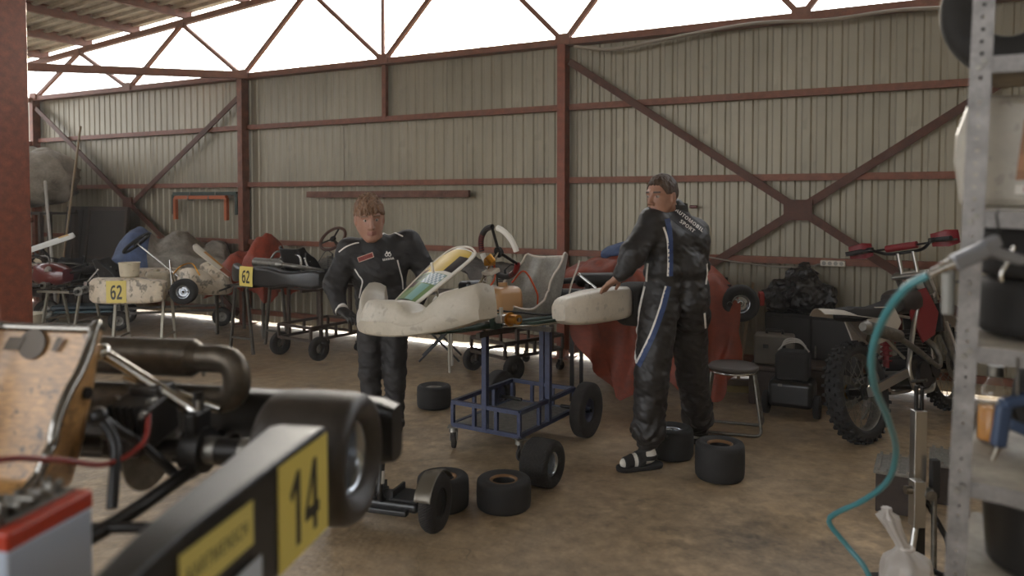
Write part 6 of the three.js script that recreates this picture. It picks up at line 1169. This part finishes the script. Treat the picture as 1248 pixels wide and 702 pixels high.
  for (const s of [-1, 1]) { part('grip', rod([s * 0.29, 1.197, 0.982], [s * 0.41, 1.19, 0.937], 0.018, 14), M.matteBlack, hb); part('lever', bent([[s * 0.25, 1.19, 1.03], [s * 0.3, 1.185, 1.06], [s * 0.42, 1.18, 1.02]], 0.007, 0.02, 8), M.zinc, hb); part('lever_clamp', rbox(0.05, 0.035, 0.05, 0.01, [s * 0.245, 1.2, 1.015]), steelD, hb);
    part('hand_guard', sheet((u, v) => { const q = (u - 0.5) * 2, yy = (v - 0.5) * 2; return [s * (0.33 + 0.1 * q), 1.2 + 0.065 * yy * (1 - 0.25 * Math.abs(q)), 1.07 - 0.04 * q * q]; }, 10, 8, 0.004), redG, hb, { label: 'red hand guard' }); part('guard_arm', rod([s * 0.24, 1.2, 1.0], [s * 0.33, 1.2, 1.07], 0.007), steelD, hb); }
  hb.position.y = 0.13;
  part('bar_riser', [rod([-0.06, 1.1, 1.085], [-0.06, 1.27, 1.08], 0.016), rod([0.06, 1.1, 1.085], [0.06, 1.27, 1.08], 0.016), rod([-0.06, 1.11, 1.085], [0.06, 1.11, 1.085], 0.014)], M.alu, t);
  for (const s of [-1, 1]) part('foot_peg', rod([s * 0.1, 0.33, 0.58], [s * 0.22, 0.34, 0.56], 0.012), M.zinc, t);
  part('side_stand', rod([0.1, 0.34, 0.6], [0.3, 0.06, 0.54], 0.012), M.zinc, t);
  part('radiator', rbox(0.3, 0.22, 0.035, 0.008, [0, 0.74, 1.16], [0.15, 0, 0]), M.darkSteel, t);
}
// ---------- wheel stand / jack and boxes between the shelf and the bike ----------
{
  const d = 3.2, b = onY(1122, 720), t = thing('jack_stand', 'steel jack stand with square post and black grip beside the shelving', 'jack', [b.x, 0, b.z], YAW), s = d / FPX;
  const q = (px, py, z = 0) => [(px - 1122) * s, EYE - (py - 245) * s, z];
  const bb = (x0, x1, y0, y1, z, dz, mat, nm) => part(nm, rbox((x1 - x0) * s, (y1 - y0) * s, dz, 0.004, [((x0 + x1) / 2 - 1122) * s, EYE - ((y0 + y1) / 2 - 245) * s, z]), mat, t);
  bb(1113, 1128, 500, 600, -0.03, 0.045, M.alu, 'square_post'); bb(1104, 1118, 580, 636, 0.03, 0.05, M.alu, 'clamp_block'); bb(1114, 1124, 596, 712, 0.0, 0.035, M.blackPaint, 'main_post'); bb(1128, 1138, 556, 602, 0.02, 0.03, M.matteBlack, 'grip');
  part('clamp_pin', rod(q(1096, 592, 0.03), q(1128, 594, 0.03), 0.017, 14), M.steel, t); part('handle_rod', rod(q(1133, 600, 0.02), q(1131, 690, 0.04), 0.011, 12), M.zinc, t);
  part('brace_arm', rod(q(1110, 634, 0.03), q(1094, 690, 0.08), 0.013, 12), M.alu, t); part('brace_arm', bent([q(1124, 604, 0.0), q(1146, 652, 0.05), q(1144, 694, 0.08), q(1128, 688, 0.05)], 0.011, 0.03), M.darkSteel, t);
  part('hinge_bolt', xf(new THREE.CylinderGeometry(0.022, 0.022, 0.05, 16), q(1123, 596, 0.04), [Math.PI / 2, 0, 0]), M.zinc, t);
  part('base_plate', [box(0.34, 0.02, 0.28, [0, 0.01, 0.02]), box(0.06, 0.03, 0.3, [0, 0.03, 0.02])], M.darkSteel, t);
  part('top_pin', [rod(q(1117, 500, -0.03), q(1117, 470, -0.03), 0.008), rod(q(1124, 500, -0.03), q(1124, 472, -0.03), 0.008), rod(q(1117, 500, -0.03), q(1124, 500, -0.03), 0.008)], M.darkSteel, t);
  for (const [px, py, w, lab] of [[1089, 616, 0.16, 'dark wooden box with ribbed metal top left of the jack stand'], [1152, 606, 0.14, 'dark wooden box with ribbed metal top between jack and shelving']]) {
    const p = onY(px, py), c = thing('wooden_box', lab, 'box', [p.x, 0, p.z], YAW - 0.5);
    part('box_body', rbox(w, 0.2, 0.26, 0.005, [0, 0.1, 0]), std('#3b3029', 0.75, 0, { map: grimeTex, mapSize: 0.4 }), c);
    const lid = part('metal_top', rbox(w + 0.02, 0.02, 0.3, 0.004, [0, 0.212, 0]), M.zinc, c);
    for (let i = 0; i < 4; i++) part('rib', rbox(0.014, 0.014, 0.3, 0.003, [(i - 1.5) * w * 0.28, 0.228, 0]), M.zinc, lid);
  }
  const bp = atD(1104, 790, 2.75).setY(0), bag = thing('plastic_bag', 'white knotted plastic bag on the floor by the jack stand', 'bag', [bp.x, 0, bp.z]); bag.scale.set(1, 0.9, 1);
  part('bag_body', loft([...Array(34)].map((_, i) => { const k = i / 33, y = 0.006 + k * 0.54, r = k < 0.62 ? 0.085 * Math.sin(Math.PI * mix(0.18, 0.62, k / 0.62)) : k < 0.74 ? mix(0.0785, 0.02, sstep(0.62, 0.74, k)) : mix(0.02, 0.042, (k - 0.74) / 0.26) * (k > 0.95 ? 0.4 : 1); return Array.from({ length: 28 }, (_, j) => { const a = j / 28 * Math.PI * 2, n = 1 + 0.12 * noise3(Math.cos(a) * 2, Math.sin(a) * 2, k * 5) + 0.12 * Math.sin(a * 7 + k * 6) * sstep(0.3, 0.7, k); return [Math.cos(a) * r * n - 0.07 * sstep(0.62, 1, k), y, Math.sin(a) * r * n]; }); })), std('#c9c2ba', 0.45, 0, { transmission: 0.25, thickness: 0 }), bag);
  part('knot', tor(0.02, 0.009, [-0.004, 0.395, 0], [Math.PI / 2, 0, 0], Math.PI * 2, 16, 8), std('#c9c2ba', 0.45), bag);
}
// ---------- clutter along the wall ----------
{
  const face = YAW, at = (px, py, d) => { const p = atD(px, py, d); return [p.x, 0, p.z]; };
  const wc = (px, d) => { const p = atD(px, 400, d); return V(p.x, 0, p.z); };
  let c = thing('storage_cabinet', 'low black cabinet against the wall under the black bag', 'cabinet', wc(992, 6.55), 0);
  part('carcass', rbox(0.74, 0.66, 0.34, 0.01, [0, 0.33, 0]), M.matteBlack, c); for (const s of [-1, 1]) { const dr = part('door', rbox(0.35, 0.58, 0.018, 0.006, [s * 0.182, 0.34, 0.178]), std('#262220', 0.6), c); part('handle', rbox(0.015, 0.1, 0.02, 0.004, [s * 0.04, 0.36, 0.195]), M.zinc, dr); }
  c = thing('rubbish_bag', 'shiny black plastic bag slumped on the low cabinet', 'bag', wc(974, 6.55).setY(0.662), 0);
  { const B = [[-0.16, 0.13, 0, 0.13, 0.14, 0.13, 0.02, 0.14, 0.1], [0, 0.24, 0, 0.14, 0.02, 0.28, -0.02, 0.12, 0.1], [-0.2, 0.08, 0.02, 0.08, 0.2, 0.1, 0.02, 0.09, 0.08]], raw = bonesField(B, 0.08); const f = (x, y, z) => Math.max(raw(x, y, z) + 0.035 * noise3(x * 7, y * 7, z * 7) + 0.02 * Math.abs(noise3(x * 16, y * 16, z * 16)), 0.002 - y); part('bag_body', surfaceNet(f, [-0.4, -0.02, -0.25], [0.4, 0.5, 0.25], 0.012), std('#191716', 0.28, 0), c); part('tie', tor(0.03, 0.008, [0.02, 0.4, -0.02], [Math.PI / 2, 0, 0], 6.28, 14, 6), M.blackPlastic, c); }
  for (const [px, lab] of [[937, 'brown storage box against the wall, nearest the broom'], [1003, 'brown storage box beside the dirt bike wheel']]) { c = thing('storage_box', lab, 'box', wc(px, 6.18), 0.05, 'brown boxes by the wall'); part('box_body', rbox(0.26, 0.27, 0.28, 0.01, [0, 0.135, 0]), std('#4a3d36', 0.7), c); part('box_lid', rbox(0.28, 0.03, 0.3, 0.008, [0, 0.287, 0]), std('#55463d', 0.7), c); }
  c = thing('tool_case', 'grey plastic tool case lying on the storage box', 'case', wc(941, 6.18).setY(0.304), 0.1); part('case_body', rbox(0.3, 0.24, 0.18, 0.02, [0.02, 0.12, 0]), std('#6d665b', 0.55), c); part('latch', rbox(0.04, 0.03, 0.01, 0.004, [-0.04, 0.15, 0.093]), M.darkSteel, c); part('latch', rbox(0.04, 0.03, 0.01, 0.004, [0.09, 0.15, 0.093]), M.darkSteel, c); part('case_handle', bent([[-0.04, 0.235, 0], [-0.04, 0.27, 0], [0.08, 0.27, 0], [0.08, 0.235, 0]], 0.01, 0.02), M.blackPlastic, c);
  c = thing('wheeled_case', 'black wheeled compressor case with white cable on the floor', 'case', wc(967, 5.8), 0.0);
  part('case_body', [rbox(0.32, 0.2, 0.26, 0.04, [0, 0.17, 0])], M.blackPlastic, c); part('upper_housing', rbox(0.24, 0.22, 0.2, 0.04, [0, 0.37, -0.01]), M.matteBlack, c); for (const s of [-1, 1]) { const w = wheelOn(c, 'case_tyre', 0.085, 0.05, 0.04, M.rubber, M.darkSteel); w.rotation.z = Math.PI / 2; w.position.set(s * 0.18, 0.085, 0.05); }
  for (let i = 0; i < 3; i++) part('cable_loop', pipe([[-0.1 + i * 0.01, 0.485 + i * 0.006, 0.05], [-0.04, 0.54 + i * 0.015, 0.06], [0.05, 0.55 + i * 0.01, 0.04], [0.12, 0.487, 0.03 + i * 0.01]], 0.006, 24, 6), std('#a9a39a', 0.5), c); part('latch', rbox(0.03, 0.02, 0.01, 0.003, [-0.07, 0.24, 0.132]), M.zinc, c);
  const bt = atD(918, 345, 6.85), bl = onY(899, 478).setY(0), br = thing('broom', 'wooden broom leaning on the wall beside the covered kart wheel', 'broom', bl);
  part('broomstick', rod([0, 0.08, 0], bt.clone().sub(bl), 0.014), std('#8a775c', 0.6), br); part('brush_head', rbox(0.3, 0.05, 0.07, 0.01, [0, 0.085, 0], [0, 0.3, 0]), std('#5a4a39', 0.7), br); part('bristles', rbox(0.28, 0.06, 0.06, 0.006, [0, 0.031, 0], [0, 0.3, 0]), std('#7c6a3f', 0.9), br);
  // stool with round seat and bent tube legs
  const sp = onY(893, 524), st = thing('round_stool', 'folding stool with round grey seat and bent chrome legs', 'stool', [sp.x, 0, sp.z], YAW - 0.35);
  part('seat_pad', lathe([[0, 0.015], [0.155, 0.015], [0.17, 0.0], [0.17, -0.012], [0.15, -0.022], [0, -0.022]], 36, [0, 0.45, 0]), std('#4a433d', 0.6), st); 
  part('seat_ring', tor(0.155, 0.009, [0, 0.42, 0], [Math.PI / 2, 0, 0], 6.283, 32, 8), M.chrome, st);
  for (const z of [0.14, -0.14]) part('leg_frame', bent([[-0.14, 0.415, z * 0.4], [-0.2, 0.012, z], [0.2, 0.012, z], [0.14, 0.415, z * 0.4]], 0.011, 0.05), M.zinc, st);
}
// ---------- self-balancing scooter beside the foreground wheel ----------
{
  const a = onY(531, 648), ax = dirCam(0.93, -0.3), t = thing('hoverboard', 'black self-balancing scooter with grey fenders and knee bar', 'scooter', [a.x, 0, a.z], yawOf(ax) - Math.PI / 2);
  // local x = axle direction; right wheel at 0, deck towards -x
  const hv = std('#26211e', 0.85, 0, { map: grimeTex, mapSize: 0.3, bump: dataTex(128, 128, (u, v) => (((u * 8 + v * 5) % 1) < 0.3 ? 0.1 : 0.9), false), bumpSize: 0.1, bumpScale: 0.006 });
  for (const x of [0, -0.5]) {
    const w = part('scooter_tyre', lathe([[0.07, -0.03], [0.1, -0.038], [0.13, -0.034], [0.142, -0.016], [0.145, 0], [0.142, 0.016], [0.13, 0.034], [0.1, 0.038], [0.07, 0.03], [0.07, -0.03]], 44), hv, t); w.rotation.z = Math.PI / 2; w.position.set(x, 0.145, 0);
    part('hub', lathe([[0, -0.028], [0.06, -0.026], [0.072, -0.015], [0.072, 0.015], [0.06, 0.026], [0, 0.028]], 28), M.darkSteel, w);
    const s = x ? 1 : -1;
    part('fender', sheet((u, v) => { const an = mix(-1.0, 1.25, v), r = 0.158 + 0.004 * Math.sin(u * 3.14), xx = x + s * mix(-0.035, 0.055, u); return [xx, 0.145 + r * Math.cos(an) * (1 - 0.1 * u), r * Math.sin(an) * (1 - 0.1 * u)]; }, 8, 24, 0.006), std('#5d564a', 0.3, 0.4), t);
    part('axle_arm', rbox(0.1, 0.05, 0.08, 0.015, [x + s * 0.07, 0.14, 0]), M.blackPlastic, t);
  }
  part('deck', [rbox(0.38, 0.05, 0.17, 0.02, [-0.25, 0.13, 0.0])], M.blackPlastic, t);
  for (const x of [-0.14, -0.36]) part('foot_pad', [rbox(0.15, 0.012, 0.15, 0.005, [x, 0.161, 0.0]), box(0.012, 0.05, 0.14, [x + (x > -0.2 ? 0.06 : -0.06) * -1, 0.175, 0])], M.matteBlack, t);
  part('knee_bar', [bent([[-0.25, 0.14, 0.05], [-0.25, 0.18, 0.1], [-0.25, 0.42, 0.06], [-0.25, 0.5, -0.01]], 0.017, 0.05, 12), rbox(0.16, 0.05, 0.05, 0.02, [-0.25, 0.51, -0.01]), rbox(0.3, 0.03, 0.04, 0.01, [-0.25, 0.115, 0.1])], M.blackPaint, t);
  part('bar_label', rod([-0.25, 0.24, 0.088], [-0.25, 0.3, 0.078], 0.0185, 14), std('#a9a49c', 0.5), t);
}
renderer.render(scene, camera);
